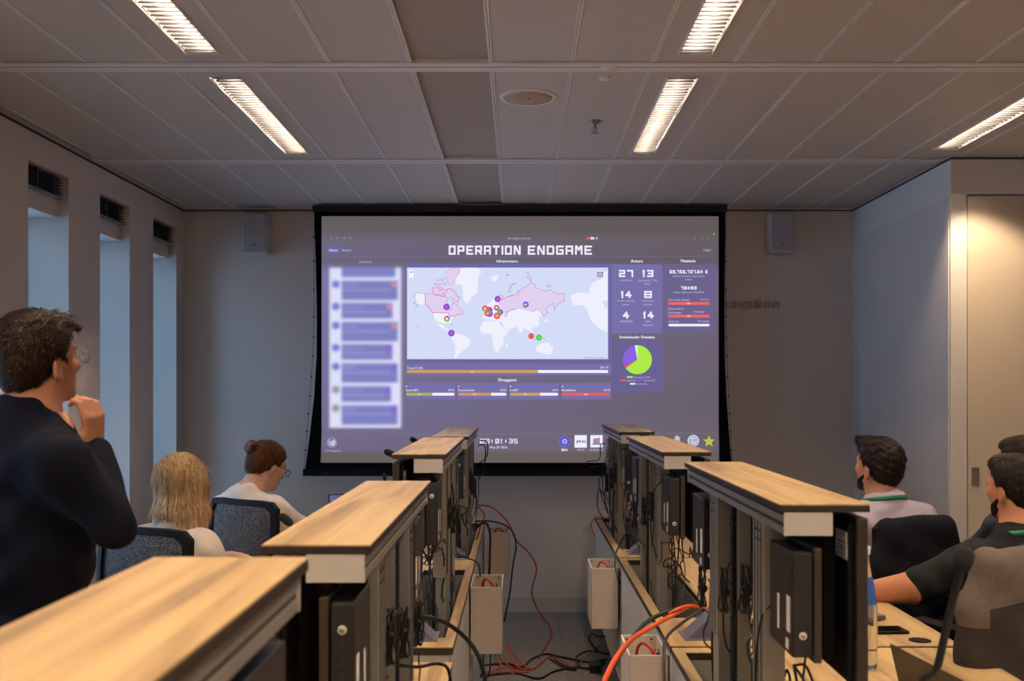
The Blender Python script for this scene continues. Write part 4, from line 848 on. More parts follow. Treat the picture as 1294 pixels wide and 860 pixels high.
# ------------------------------------------------ figures: distance fields meshed with surface nets
def V(*a): return np.array(a, dtype=float)
class Field:
    def __init__(s, lo, hi, h):
        s.lo = np.array(lo, float); s.h = h; s.n = (np.ceil((np.array(hi)-s.lo)/h)).astype(int)+1
        s.f = np.full(tuple(s.n), 1.0, dtype=np.float32)
    def block(s, c, r):
        a = np.clip(((np.array(c)-r-s.lo)/s.h).astype(int), 0, s.n-1); b = np.clip(((np.array(c)+r-s.lo)/s.h).astype(int)+2, 1, s.n)
        sl = tuple(slice(int(i), int(j)) for i, j in zip(a, b))
        ax = [s.lo[k]+s.h*np.arange(sl[k].start, sl[k].stop) for k in range(3)]
        return sl, np.stack(np.meshgrid(*ax, indexing='ij'), -1)
    def put(s, c, r, fn, k=.02, op='u'):
        sl, p = s.block(c, r+k+3*s.h); d = fn(p); old = s.f[sl]
        if op == 'u':
            hh = np.clip(.5+.5*(old-d)/k, 0, 1); new = old*(1-hh)+d*hh-k*hh*(1-hh)
        elif op == 's':
            hh = np.clip(.5-.5*(old+d)/k, 0, 1); new = old*(1-hh)-d*hh+k*hh*(1-hh)
        s.f[sl] = new
    def ell(s, c, r, R=None, k=.02, op='u'):
        c = np.array(c, float); r = np.array(r, float)
        def fn(p):
            q = p-c
            if R is not None: q = q @ R
            k0 = np.sqrt(((q/r)**2).sum(-1))+1e-9; k1 = np.sqrt(((q/r**2)**2).sum(-1))+1e-9
            return k0*(k0-1)/k1
        s.put(c, r.max(), fn, k, op)
    def cone(s, a, b, ra, rb, k=.02, op='u', flat=None):
        a = np.array(a, float); b = np.array(b, float); ba = b-a; L2 = (ba**2).sum()+1e-12
        def fn(p):
            q = p-a; t = np.clip((q @ ba)/L2, 0, 1); v = q-t[...,None]*ba
            if flat is not None:
                ax, sc = flat; w = (v @ ax)[...,None]*ax; v = v-w+w*sc
            return np.sqrt((v**2).sum(-1))-(ra+(rb-ra)*t)
        s.put((a+b)/2, np.sqrt(L2)/2+max(ra,rb), fn, k, op)
    def chain(s, pts, rs, k=.01, flat=None):
        for i in range(len(pts)-1): s.cone(pts[i], pts[i+1], rs[i], rs[i+1], k, flat=flat)
    def noise(s, fn):
        ax = [s.lo[k]+s.h*np.arange(s.n[k]) for k in range(3)]
        m = np.abs(s.f) < .05
        idx = np.argwhere(m); p = s.lo+idx*s.h
        s.f[m] += fn(p).astype(np.float32)
    def mesh(s):
        f = s.f; ins = f < 0; nx, ny, nz = f.shape
        c = np.zeros((nx-1,ny-1,nz-1), int)
        for i in (0,1):
            for j in (0,1):
                for k in (0,1): c += ins[i:nx-1+i, j:ny-1+j, k:nz-1+k]
        act = (c > 0) & (c < 8); ids = np.argwhere(act); num = -np.ones(act.shape, int); num[act] = np.arange(len(ids))
        acc = np.zeros((len(ids),3)); cnt = np.zeros(len(ids))
        corners = [(i,j,k) for i in (0,1) for j in (0,1) for k in (0,1)]
        for a in corners:
            for ax in range(3):
                if a[ax] == 1: continue
                b = list(a); b[ax] = 1
                fa = f[ids[:,0]+a[0], ids[:,1]+a[1], ids[:,2]+a[2]]; fb = f[ids[:,0]+b[0], ids[:,1]+b[1], ids[:,2]+b[2]]
                m = (fa < 0) != (fb < 0); t = np.where(m, fa/(fa-fb+1e-12), 0)
                pt = np.array(a)[None]+t[:,None]*(np.array(b)-np.array(a))[None]
                acc[m] += pt[m]; cnt[m] += 1
        vs = s.lo+(ids+acc/cnt[:,None])*s.h; fs = []
        for ax in range(3):
            o1, o2 = [(1,2),(2,0),(0,1)][ax]
            sl0 = [slice(None)]*3; sl1 = [slice(None)]*3; sl0[ax] = slice(0,-1); sl1[ax] = slice(1,None)
            A = ins[tuple(sl0)]; B = ins[tuple(sl1)]; e = np.argwhere(A != B)
            e = e[(e[:,o1] > 0)&(e[:,o2] > 0)&(e[:,o1] < f.shape[o1]-1)&(e[:,o2] < f.shape[o2]-1)]
            q = []
            for d1, d2 in ((1,1),(0,1),(0,0),(1,0)):
                g = e.copy(); g[:,o1] -= d1; g[:,o2] -= d2; q.append(num[g[:,0],g[:,1],g[:,2]])
            q = np.stack(q,1); fl = A[e[:,0],e[:,1],e[:,2]]
            q = np.where(fl[:,None], q, q[:,::-1]); fs.append(q)
        return vs, np.concatenate(fs)
    def build(s, name, m, parent=None, smooth=1):
        vs, fs = s.mesh(); me = bpy.data.meshes.new(name)
        me.vertices.add(len(vs)); me.vertices.foreach_set('co', vs.ravel()); n = len(fs)
        me.loops.add(n*4); me.loops.foreach_set('vertex_index', fs.ravel().astype(np.int32))
        me.polygons.add(n); me.polygons.foreach_set('loop_start', np.arange(n)*4); me.polygons.foreach_set('loop_total', np.full(n,4))
        me.update(calc_edges=True); me.polygons.foreach_set('use_smooth', np.ones(n, bool)); me.materials.append(m)
        ob = bpy.data.objects.new(name, me); COL.objects.link(ob)
        if parent is not None: ob.parent = parent; ob.location = -Vector(parent.location)
        if smooth:
            md = ob.modifiers.new('smooth', 'SMOOTH'); md.iterations = smooth; md.factor = .5
        return ob
def rotm(yaw, pitch=0, roll=0):   # columns: right, forward, up.  yaw clockwise from +Y, pitch up positive
    M = Matrix.Rotation(-yaw,3,'Z') @ Matrix.Rotation(pitch,3,'X') @ Matrix.Rotation(roll,3,'Y')
    return np.array(M)
def skin_mat(name, rgb):
    m = mat(name, rgb, .5, noise=.05, nscale=60, bump=.15, bscale=400)
    b = m.node_tree.nodes['Principled BSDF']; b.inputs['Subsurface Weight'].default_value = .08; b.inputs['Subsurface Radius'].default_value = (.012,.005,.003); return m
def hair_mat(name, c1, c2, scale=(260,260,14)):
    m = bpy.data.materials.new(name); m.use_nodes = True; nt = m.node_tree; b = nt.nodes['Principled BSDF']; b.inputs['Roughness'].default_value = .45; b.inputs['Specular IOR Level'].default_value = .2
    tc = nt.nodes.new('ShaderNodeTexCoord'); mp = nt.nodes.new('ShaderNodeMapping'); mp.inputs['Scale'].default_value = scale
    n = nt.nodes.new('ShaderNodeTexNoise'); n.inputs['Scale'].default_value = 1; n.inputs['Detail'].default_value = 3
    r = nt.nodes.new('ShaderNodeValToRGB'); r.color_ramp.elements[0].position = .35; r.color_ramp.elements[1].position = .65
    r.color_ramp.elements[0].color = (*lin(c1),1); r.color_ramp.elements[1].color = (*lin(c2),1)
    bp = nt.nodes.new('ShaderNodeBump'); bp.inputs['Strength'].default_value = .7; bp.inputs['Distance'].default_value = .003
    nt.links.new(tc.outputs['Object'], mp.inputs[0]); nt.links.new(mp.outputs[0], n.inputs['Vector']); nt.links.new(n.outputs[0], r.inputs[0]); nt.links.new(r.outputs[0], b.inputs['Base Color']); nt.links.new(n.outputs[0], bp.inputs['Height']); nt.links.new(bp.outputs[0], b.inputs['Normal'])
    return m
def head(F, H, R, sc=1.0, beard=False):
    T = lambda x, y, z: np.array(H)+R @ (np.array((x,y,z))*sc)
    e = lambda c, r, k=.02, op='u': F.ell(T(*c), np.array(r)*sc, R, k, op)
    e((0,-.012,.035), (.075,.095,.083)); e((0,.028,-.02), (.062,.064,.088), .03); e((0,.045,-.075), (.042,.042,.036), .03); e((0,.075,-.098), (.020,.018,.017), .025)
    e((0,.082,.028), (.048,.014,.012), .015); e((.042,.068,-.018), (.020,.018,.016), .02); e((-.042,.068,-.018), (.020,.018,.016), .02)
    for sx in (-1,1): e((sx*.031,.097,.006), (.016,.012,.011), .012, 's')
    for sx in (-1,1): e((sx*.031,.079,.006), (.013,.012,.012), .006)
    F.cone(T(0,.090,.012), T(0,.113,-.026), .007*sc, .011*sc, .008); e((.011,.100,-.032), (.007,.009,.006), .006); e((-.011,.100,-.032), (.007,.009,.006), .006)
    e((0,.091,-.057), (.024,.010,.0055), .007); e((0,.089,-.067), (.020,.010,.006), .007); e((0,.100,-.0615), (.022,.006,.0016), .003, 's')
    for sx in (-1,1):
        E = R @ np.array(Matrix.Rotation(sx*.35,3,'Z') @ Matrix.Rotation(-.15,3,'X'))
        F.ell(T(sx*.078,-.004,-.022), np.array((.0075,.019,.033))*sc, E, .006)
        F.ell(T(sx*.086,.0,-.020), np.array((.006,.010,.018))*sc, E, .004, 's'); F.ell(T(sx*.076,.004,-.048), np.array((.006,.009,.010))*sc, E, .006)
    F.cone(T(0,-.022,-.05), T(0,-.030,-.12), .056*sc, .058*sc, .03)
    return T
def hand(F, W, fd, pn, side, curl=1.0, sc=1.0, spread=0):
    """W wrist, fd finger direction, pn palm normal (palm faces that way), side +1/-1 thumb side"""
    fd = np.array(fd, float); fd /= np.linalg.norm(fd); pn = np.array(pn, float); pn -= fd*(pn@fd); pn /= np.linalg.norm(pn); sd = np.cross(fd, pn)*side
    W = np.array(W, float)
    for o in (-.026,-.009,.009,.026): F.cone(W+sd*o*.6*sc, W+fd*.085*sc+sd*o*sc, .014*sc, .012*sc, .012)
    F.ell(W+fd*.035*sc+sd*.022*sc+pn*.008*sc, np.array((.020,.020,.020))*sc, None, .015)
    for o, L in ((.027,.9),(.009,1.0),(-.009,.94),(-.026,.76)):
        p = W+fd*.088*sc+sd*o*1.05*sc; ang = .35*curl; pts = [p]
        for s_, st in ((.042,.75),(.026,.95),(.02,.6)):
            d = fd*math.cos(ang)+pn*math.sin(ang); p = p+d*s_*L*sc; pts.append(p); ang += st*curl
        F.chain(pts, [.0098*sc,.0088*sc,.0080*sc,.0068*sc], .003)
    p = W+fd*.02*sc+sd*.03*sc+pn*.006*sc; d = fd*.6+sd*.65+pn*.35; d /= np.linalg.norm(d); p1 = p+d*.042*sc; d2 = fd*.9+sd*(.25-.4*curl)+pn*.45; d2 /= np.linalg.norm(d2); p2 = p1+d2*.032*sc; p3 = p2+(d2+pn*.3*curl)*.024*sc
    F.chain([p,p1,p2,p3], [.015*sc,.0118*sc,.0105*sc,.0085*sc], .008)
def figure(label, H, hyaw, hpitch, byaw, hs, skin, top_m, top_name, trouser_m, arms, sleeves, standing=False, lean=.0, hip_z=.56, sc=1.0, h=.009, shoulder=.19, belly=0, armr=1.0, group=None, hips=None, chest_r=(.175,.115,.20), nb=None):
    """one person: continuous body mesh + clothing; arms = {side: (elbow, wrist, fingerdir, palmnormal, curl)}"""
    H = np.array(H, float); R = rotm(hyaw, hpitch); Bd = rotm(byaw); rt, fw, up = Bd[:,0], Bd[:,1], V(0,0,1)
    NB = np.array(nb) if nb is not None else H + R@V(0,-.03,-.06)*sc + V(0,0,-.115*sc) - fw*.02
    hipc = np.array(hips) if hips is not None else NB - fw*lean; hipc = V(hipc[0], hipc[1], hip_z if not standing else .93)
    base = (hipc[0], hipc[1], 0)
    t = thing('person', label, 'person', base, group)
    ch = NB+(hipc-NB)*.36+fw*.015; wa = NB+(hipc-NB)*.72
    sh = {s: NB+rt*s*shoulder*sc-V(0,0,.12 if standing else .085)-fw*.005 for s in (-1,1)}
    allp = [H, hipc, sh[1], sh[-1]]+[np.array(a[0]) for a in arms.values()]+[np.array(a[1]) for a in arms.values()]
    if standing:
        kn = {s: hipc+rt*s*.10+V(0,0,-.45)+fw*.02 for s in (-1,1)}; an = {s: V(*(kn[s][:2]),.09)-fw*.02 for s in (-1,1)}
    else:
        kn = {s: hipc+rt*s*.13+fw*.43-V(0,0,.04) for s in (-1,1)}; an = {s: V(kn[s][0],kn[s][1],.09)+fw*.02 for s in (-1,1)}
    up_ = np.array(allp)
    allp += list(kn.values())+list(an.values())
    lo = np.min(allp,0)-.22; hi = np.max(allp,0)+.22; lo[2] = -.02; lo_u = up_.min(0)-.24; hi_u = up_.max(0)+.24
    # skin: head, neck, torso core, arms, hands, one surface
    hi2 = hi_u; lo2 = lo_u; lo2[2] = min(hipc[2]-.15, min(a[1][2] for a in arms.values())-.12)
    F = Field(lo2, hi2, h); T = head(F, H, R, sc)
    F.cone(T(0,-.025,-.08), NB-V(0,0,.04), .056*sc, .064*sc, .03)
    F.ell(NB-V(0,0,.11), (.12,.075,.075), Bd, .04); F.ell(ch, (chest_r[0]-.02,chest_r[1]-.02,chest_r[2]), Bd, .06); F.cone(wa, hipc, .12, .13, .06)
    for s, (el, wr, fd, pn, cu) in arms.items():
        F.cone(NB-V(0,0,.09), sh[s], .042, .044, .02); F.cone(sh[s], el, .050*sc*armr, .041*sc*armr, .03); F.cone(el, wr, .045*sc*armr, .028*sc*armr, .015); hand(F, wr, fd, pn, s, cu, sc)
    body = F.build('body', skin, t, 1)
    # garment
    F = Field(lo2, hi2, h*1.1 if not standing else .0065)
    F.ell(NB-V(0,0,.115), (.165,.098,.085), Bd, .05); F.cone(NB-V(0,0,.06), NB+V(0,0,.004), .088, .068, .03); F.ell(ch, chest_r, Bd, .07); F.ell(wa, (chest_r[0]-.015+belly,chest_r[1]+.005+belly,.17), Bd, .07); F.ell(hipc+V(0,0,.02), (.175,.13,.13), Bd, .06)
    for s, (el, wr, *_) in arms.items():
        el = np.array(el); wr = np.array(wr); F.cone(NB-V(0,0,.085), sh[s], .066, .066, .06); 
        if sleeves >= 1: F.cone(sh[s], el, .066, .056, .065); F.cone(el, el+(wr-el)*.93, .055, .039, .02)
        else: F.cone(sh[s], sh[s]+(el-sh[s])*sleeves, .074, .066, .035)
    fold = lambda p: .0035*np.sin(p[:,2]*46+3*np.sin(p[:,0]*17)+2*np.sin(p[:,1]*13))+.0025*np.sin(p[:,0]*60+p[:,2]*37+2*np.sin(p[:,1]*31))
    F.noise(fold)
    F.cone(T(0,.01,.0), NB+V(0,0,.03)+fw*.012, .072*sc, .050*sc, .008, 's')
    g = F.build(top_name, top_m, t, 2)
    # trousers
    F = Field(lo, V(hi[0],hi[1],hipc[2]+.2), .014)
    F.ell(hipc-V(0,0,.02), (.168,.125,.12), Bd, .05)
    for s in (-1,1):
        F.cone(hipc+rt*s*.09, kn[s], .088, .062, .04); F.cone(kn[s], an[s]+V(0,0,.02), .060, .048, .02)
    F.build('trousers', trouser_m, t, 1)
    for s in (-1,1):
        F = Field(an[s]-V(.22,.22,.1), an[s]+V(.22,.22,.1), .01)
        a0 = V(an[s][0],an[s][1],.045); F.ell(a0+fw*.06, (.045,.13,.038), Bd, .02); F.ell(a0-fw*.02+V(0,0,.02), (.038,.05,.045), Bd, .02); F.build('shoe', mat('shoe_leather', (28,24,22), .4), t, 1)
    for sx in (-1,1):
        q = MB(); q.lathe(Vector(T(sx*.031,.0905,.006)), [(.0005,.003),(.0045,.002),(.0055,0)], 12, M=Matrix((R[:,0],R[:,2],R[:,1])).transposed()); q.build('eye', mat('iris', (50,36,26), .2), t)
    return t, T, R, NB, sh, body
def hair(name, H, R, sc, m, parent, style, h=.0045, thick=.014, seed=0):
    T = lambda x, y, z: np.array(H)+R @ (np.array((x,y,z))*sc)
    F = Field(np.array(H)-.17, np.array(H)+.17, h); th = thick
    F.ell(T(0,-.014,.037), np.array((.075+th*.75,.096+th,.083+th))*sc, R, .01); F.ell(T(0,-.055,-.02), np.array((.062+th*.4,.055+th*.3,.07))*sc, R, .03)
    if style in ('short','curly'): F.ell(T(0,.045,.09), np.array((.06,.045,.035))*sc, R, .02)
    ax = [F.lo[k]+F.h*np.arange(F.n[k]) for k in range(3)]; p = (np.stack(np.meshgrid(*ax, indexing='ij'),-1)-np.array(H)) @ R/sc
    x, y, z = p[...,0], p[...,1], p[...,2]; ph = seed*1.7
    amp = .0012 if style != 'curly' else .0035
    F.f += amp*(np.sin(95*x+40*y+8*np.sin(30*z)+ph)*np.sin(80*y+30*z+ph)+.6*np.sin(170*x+60*z+3*np.sin(50*y))*np.sin(120*z+90*y))
    # hairline: in front of it there is no hair
    hl = np.interp(z, [-.10,-.075,-.045,-.02,.0,.03,.05,.07,.085,.10,.13], [-.045,-.035,-.022,-.004,.022,.030,.045,.066,.082,.10,.12])
    hl = hl+.003*np.sin(200*z+ph)
    if style == 'pulled': hl = hl+.006
    F.f = np.maximum(F.f, (y-hl)*sc)
    bottom = {'short':-.098,'curly':-.075,'pulled':-.085,'long':-.2}[style]
    F.f = np.maximum(F.f, (bottom+.004*np.sin(150*x)-z)*sc)
    # keep clear of the ears
    if style != 'long':
        for sx in (-1,1): F.ell(T(sx*.082,.004,-.024), np.array((.022,.022,.031))*sc, R, .004, 's')
    return F, T
def strands_on(ob, n, L, m, parent, H, R, flow, w=.0011, lift=.003, seed=0, name='hair_strands'):
    me = ob.data; v = np.empty(len(me.vertices)*3); me.vertices.foreach_get('co', v); v = v.reshape(-1,3); nv = np.empty(len(me.vertices)*3); me.vertices.foreach_get('normal', nv); nv = nv.reshape(-1,3)
    rg = np.random.RandomState(seed); idx = rg.randint(0, len(v), n); VV = []; FF = []
    loc = (v[idx]-np.array(H)) @ R
    for i, k in enumerate(idx):
        p = v[k]; nn = nv[k]; d = R @ flow(loc[i]) + rg.normal(0,.16,3); d = d-nn*(d@nn); ln = np.linalg.norm(d)
        if ln < 1e-3: continue
        d /= ln; sd = np.cross(nn, d)*w; l = L*rg.uniform(.5,1.2); b = len(VV)
        a0 = p-nn*.001; a1 = p+d*l*.5+nn*lift*rg.uniform(.2,1); a2 = p+d*l+nn*lift*rg.uniform(-.6,1.2)
        VV += [a0-sd, a0+sd, a1-sd*.8, a1+sd*.8, a2]; FF += [(b,b+1,b+3,b+2),(b+2,b+3,b+4)]
    m_ = bpy.data.meshes.new(name); m_.from_pydata([tuple(x) for x in VV], [], FF); m_.materials.append(m); o = bpy.data.objects.new(name, m_); COL.objects.link(o)
    o['kind'] = 'stuff'; o.parent = parent; o.location = -Vector(parent.location); return o
def fl_short(p): return V(.3*p[0]/.08, -.75 if p[2] > .06 else -.35, .0 if p[2] > .06 else -1)
def fl_crown(p): return V(p[0]*3, (.6 if p[1] > .03 else -.6), -.2 if p[2] > .07 else -1.2)
def fl_back(p): return V(-p[0]*4, -1, .25)
def fl_down(p): return V(p[0]*2.5, -.25 if p[2] > .04 else 0, -1)
def glasses(T, R, parent, frame_m, w=.0015):
    q = MB()
    for sx in (-1,1):
        pts = [T(sx*.032+.025*math.cos(a)*1.0, .120-.006*abs(math.cos(a))*0-abs(sx*.032+.025*math.cos(a))*.12, .002+.019*math.sin(a)) for a in np.linspace(0,2*math.pi,20)[:-1]]
        q.tube(pts, w, 6, closed=True); q.tube([T(sx*.057,.113,.008), T(sx*.072,.09,.009), T(sx*.080,.01,.006), T(sx*.079,-.02,-.012)], w*1.1, 6)
    q.tube([T(-.008,.119,.008), T(.008,.119,.008)], w, 6)
    g = q.build('glasses', frame_m, parent)
    q = MB()
    for sx in (-1,1):
        pts = [T(sx*.032+.024*math.cos(a), .120-abs(sx*.032+.025*math.cos(a))*.12, .002+.018*math.sin(a)) for a in np.linspace(0,2*math.pi,20)[:-1]]
        q.add(pts, [tuple(range(len(pts)))])
    q.build('lens', M_LENS, g)
M_LENS = bpy.data.materials.new('lens_glass'); M_LENS.use_nodes = True
nt = M_LENS.node_tree; nt.nodes.clear(); out = nt.nodes.new('ShaderNodeOutputMaterial'); mx = nt.nodes.new('ShaderNodeMixShader'); mx.inputs[0].default_value = .3
tr = nt.nodes.new('ShaderNodeBsdfTransparent'); gl = nt.nodes.new('ShaderNodeBsdfGlossy'); gl.inputs['Roughness'].default_value = .05
nt.links.new(tr.outputs[0], mx.inputs[1]); nt.links.new(gl.outputs[0], mx.inputs[2]); nt.links.new(mx.outputs[0], out.inputs[0])
SK1 = skin_mat('skin_tan', (186,132,104)); SK2 = skin_mat('skin_fair', (206,158,134)); SK3 = skin_mat('skin_warm', (192,128,92))
HR1 = hair_mat('dark_brown_hair', (22,14,10), (62,42,28)); HR2 = hair_mat('black_brown_hair', (16,11,9), (46,31,23)); HR3 = hair_mat('auburn_hair', (54,31,18), (112,70,40)); HR4 = hair_mat('blonde_hair', (140,106,68), (216,184,138), (120,120,5))
NAVY = mat('navy_knit', (14,17,32), .9, noise=.15, nscale=40, bump=.5, bscale=600, spec=.15); DARKT = mat('dark_trousers', (30,32,40), .9, spec=.1)
D = math.radians
# standing man, hand at the chin
H = P(50, 455, 2.70); H = V(*H)
Wr = V(*P(119,566,2.70)); El = V(*P(143,662,2.56)); 
arms = {1: (El, Wr, V(.02,-.12,.95), V(-.90,.30,.25), 1.15), -1: (V(*P(-10,700,3.0)), V(*P(30,705,2.80)), V(.8,.1,.0), V(.2,-.6,.6), .6)}
man, T, R, NB, sh, bd = figure('man standing at left in navy sweater with hand at his chin', H, D(29), D(6), D(34), 1, SK1, NAVY, 'sweater', DARKT, arms, 1.0, True, lean=.03, h=.0048, shoulder=.205, belly=.02, chest_r=(.21,.135,.21), nb=H+V(-.03,-.045,-.150), hips=V(*P(34,700,2.74)))
F, T2 = hair('hair', H, R, 1.0, HR1, man, 'short', seed=1, thick=.018)
for k in range(60):   # tousled tufts on top
    r = random.Random(k); a = V(r.uniform(-.055,.055), r.uniform(-.06,.09), .115); a[2] = .118-6*a[0]**2-3.5*(a[1]-.0)**2
    F.cone(T2(*a), T2(a[0]+r.uniform(-.01,.02), a[1]+r.uniform(.0,.03), a[2]+r.uniform(.008,.022)), .006, .0015, .006)
strands_on(F.build('hair', HR1, man, 1), 7000, .024, HR1, man, H, R, fl_crown, lift=.005, seed=1); glasses(T, R, man, M_ALU, .0009)
q = MB(); n0 = NB
q.tube([Vector(NB)+Vector(rotm(D(38))@V(.071*math.cos(a),.063*math.sin(a)+.004,.022-.014*math.sin(a))) for a in np.linspace(0,2*math.pi,28)[:-1]], .011, 8, closed=True); None
dirw = (Vector(El)-Vector(Wr)).normalized(); wp = Vector(Wr)+dirw*.035
q = MB(); q.lathe(wp, [(.030,-.014),(.037,-.012),(.043,.0),(.044,.02),(.036,.03)], 20, M=dirw.to_track_quat('Z','Y').to_matrix()); None
# blonde woman
H = V(*P(232, 612, 4.05)); BL = mat('white_blouse', (196,184,174), .85, noise=.04, nscale=60, bump=.5, bscale=200); 
arms = {1: (H+V(.22,.12,-.55), V(-1.02,4.35,.74), V(.8,.5,0), V(0,0,-1), .3), -1: (H+V(-.24,.18,-.52), V(-1.35,4.45,.76), V(.9,.3,0), V(0,0,-1), .3)}
w1, T, R, NB, sh, bd = figure('seated woman with long blonde hair and glasses in a cream blouse', H, D(33), D(0), D(30), 1, SK2, BL, 'blouse', DARKT, arms, 1.0, sc=.95, shoulder=.17, lean=.05, hips=V(H[0]-.02,H[1]-.02,.5), chest_r=(.16,.105,.19))
F = Field(H-V(.26,.26,.42), H+V(.26,.26,.18), .0055); TT = lambda x,y,z: H+R@(V(x,y,z)*.97)
F.ell(TT(0,-.016,.037), (.087,.108,.096), R, .01)
for a_ in np.linspace(-1,1,9):
    top = TT(.062*a_,-.055+.02*abs(a_),.03); mid = TT(.082*a_,-.085+.055*a_*a_,-.10); 
    F.cone(top, mid, .036, .034, .02); F.cone(mid, TT(.108*a_+.020,-.085+.05*a_*a_,-.235+.02*a_), .034, .020, .02); 
F.cone(TT(.070,.035,.03), TT(.085,.03,-.10), .020, .022, .03); F.cone(TT(.085,.03,-.10), TT(.098,.01,-.24), .022, .014, .02)
F.cone(TT(-.070,.035,.03), TT(-.085,.03,-.10), .020, .022, .03)
Rr = R
def strands(p):
    q = (p-H)@Rr; a = np.arctan2(q[:,0], -q[:,1]+.02); return .0022*np.sin(a*42+2*np.sin(q[:,2]*14))+.0022*np.sin(a*19+q[:,2]*9)
F.noise(strands)
F.ell(TT(.0,.115,-.02), (.062,.075,.088), R, .012, 's')
strands_on(F.build('hair', HR4, w1, 1), 5000, .07, HR4, w1, H, R, fl_down, w=.0013, lift=.003, seed=2); glasses(T, R, w1, mat('gold_frame', (150,120,70), .3, .8), .0009)
# woman with a bun
H = V(*P(338, 588, 5.0)); WH = mat('white_shirt', (214,204,200), .8, noise=.03, bump=.2, bscale=300)
arms = {1: (V(*P(376,640,5.02)), V(-.72,5.35,.74), V(.8,.4,-.1), V(0,0,-1), .5), -1: (H+V(-.24,.12,-.42), V(-1.05,5.35,.76), V(.9,.3,0), V(0,0,-1), .4)}
arms[1] = (V(*P(382,668,5.08)), V(-.78,5.35,.75), V(.8,.4,-.1), V(0,0,-1), .5)
w2, T, R, NB, sh, bd = figure('seated woman with auburn bun and blue glasses in a white shirt', H, D(44), D(-24), D(28), 1, SK2, WH, 'shirt', DARKT, arms, 1.0, sc=.94, shoulder=.165, hips=V(H[0]-.16,H[1]-.22,.5), chest_r=(.165,.11,.2), nb=H+V(-.07,-.05,-.135))
F, T2 = hair('hair', H, R, .94, HR3, w2, 'pulled', seed=3, thick=.010)
strands_on(F.build('hair', HR3, w2, 1), 3500, .035, HR3, w2, H, R, fl_back, w=.0011, lift=.002, seed=3)
B_ = T2(0,-.125,.055); F = Field(B_-.08, B_+.08, .004)
for k in range(7):
    a = k*math.pi*2/7; c = B_+R@V(.022*math.cos(a), -.012, .022*math.sin(a)); c2 = B_+R@V(.026*math.cos(a+1), -.008+.01*math.sin(a*2), .026*math.sin(a+1)); F.cone(c, c2, .014, .012, .003)
F.ell(B_, (.02,.026,.02), R, .01); F.build('hair_bun', HR3, w2, 1)
q = MB(); Mh = Matrix(R.tolist()); q.tube([Vector(T2(.030*math.cos(a),-.103+.003*math.sin(5*a),.050+.030*math.sin(a))) for a in np.linspace(0,2*math.pi,22)[:-1]], .008, 8, closed=True); q.build('hair_tie', M_BLACK, w2)
glasses(T, R, w2, mat('blue_frame', (40,50,120), .3), .0018)
q = MB(); q.tube([Vector(NB)+Vector(rotm(D(28))@V(.066*math.cos(a),.056*math.sin(a)-.004,.018-.014*math.sin(a))) for a in np.linspace(math.pi*.9,2.1*math.pi,20)], .012, 8); q.build('shirt_collar', WH, w2)
q = MB(); q.tube([Vector(NB)+Vector(rotm(D(28))@V(.080*math.cos(a),.070*math.sin(a)-.004,.008-.014*math.sin(a))) for a in np.linspace(math.pi*.95,2.05*math.pi,20)], .003, 6); q.build('lanyard', M_BLACK, w2)
# man in the lavender shirt
H = V(*P(1109, 589, 4.5)); LV = mat('lavender_shirt', (182,174,194), .8, noise=.06, nscale=120, bump=.2)
arms = {-1: (H+V(-.22,.05,-.50), V(1.22,4.75,.745), V(-.8,.5,0), V(0,0,-1), .4), 1: (H+V(.20,.15,-.52), V(1.42,4.85,.75), V(-.8,.4,0), V(0,0,-1), .4)}
m1, T, R, NB, sh, bd = figure('bearded man in lavender shirt with green lanyard seated at right', H, D(-33), D(4), D(-20), 1, SK1, LV, 'shirt', DARKT, arms, 1.0, shoulder=.185, hips=V(H[0]+.05,H[1]-.08,.5), nb=H+V(.02,-.035,-.155))
F, T2 = hair('hair', H, R, 1.0, HR2, m1, 'curly', seed=4, thick=.016); 
for k in range(24):
    r = random.Random(k+50); x = r.uniform(-.045,.045); F.cone(T2(x,.055+r.uniform(0,.035),.098), T2(x+r.uniform(-.01,.01),.075+r.uniform(0,.02),.118+r.uniform(0,.008)), .009, .006, .006)
strands_on(F.build('hair', HR2, m1, 1), 4000, .018, HR2, m1, H, R, fl_crown, lift=.004, seed=4)
def beard(H, T2, R, m, parent, sc=1):
    F = Field(np.array(H)-.15, np.array(H)+.15, .005); F.ell(T2(0,.028,-.022), np.array((.0632,.0650,.0895))*sc, R, .02); F.ell(T2(0,.047,-.077), np.array((.0435,.0435,.0375))*sc, R, .03); F.ell(T2(0,.078,-.098), np.array((.0212,.0192,.0182))*sc, R, .02)
    ax = [F.lo[k]+F.h*np.arange(F.n[k]) for k in range(3)]; p = (np.stack(np.meshgrid(*ax, indexing='ij'),-1)-np.array(H)) @ R/sc; x,y,z = p[...,0],p[...,1],p[...,2]
    top = np.interp(y, [-.01,.02,.05,.08,.12], [.0,-.03,-.052,-.068,-.070]); F.f = np.maximum(F.f, z-top); F.f = np.maximum(F.f, .008-y); F.f += .0015*np.sin(160*z+90*y)*np.sin(140*x)
    F.build('beard', m, parent, 1)
beard(H, T2, R, HR2, m1)
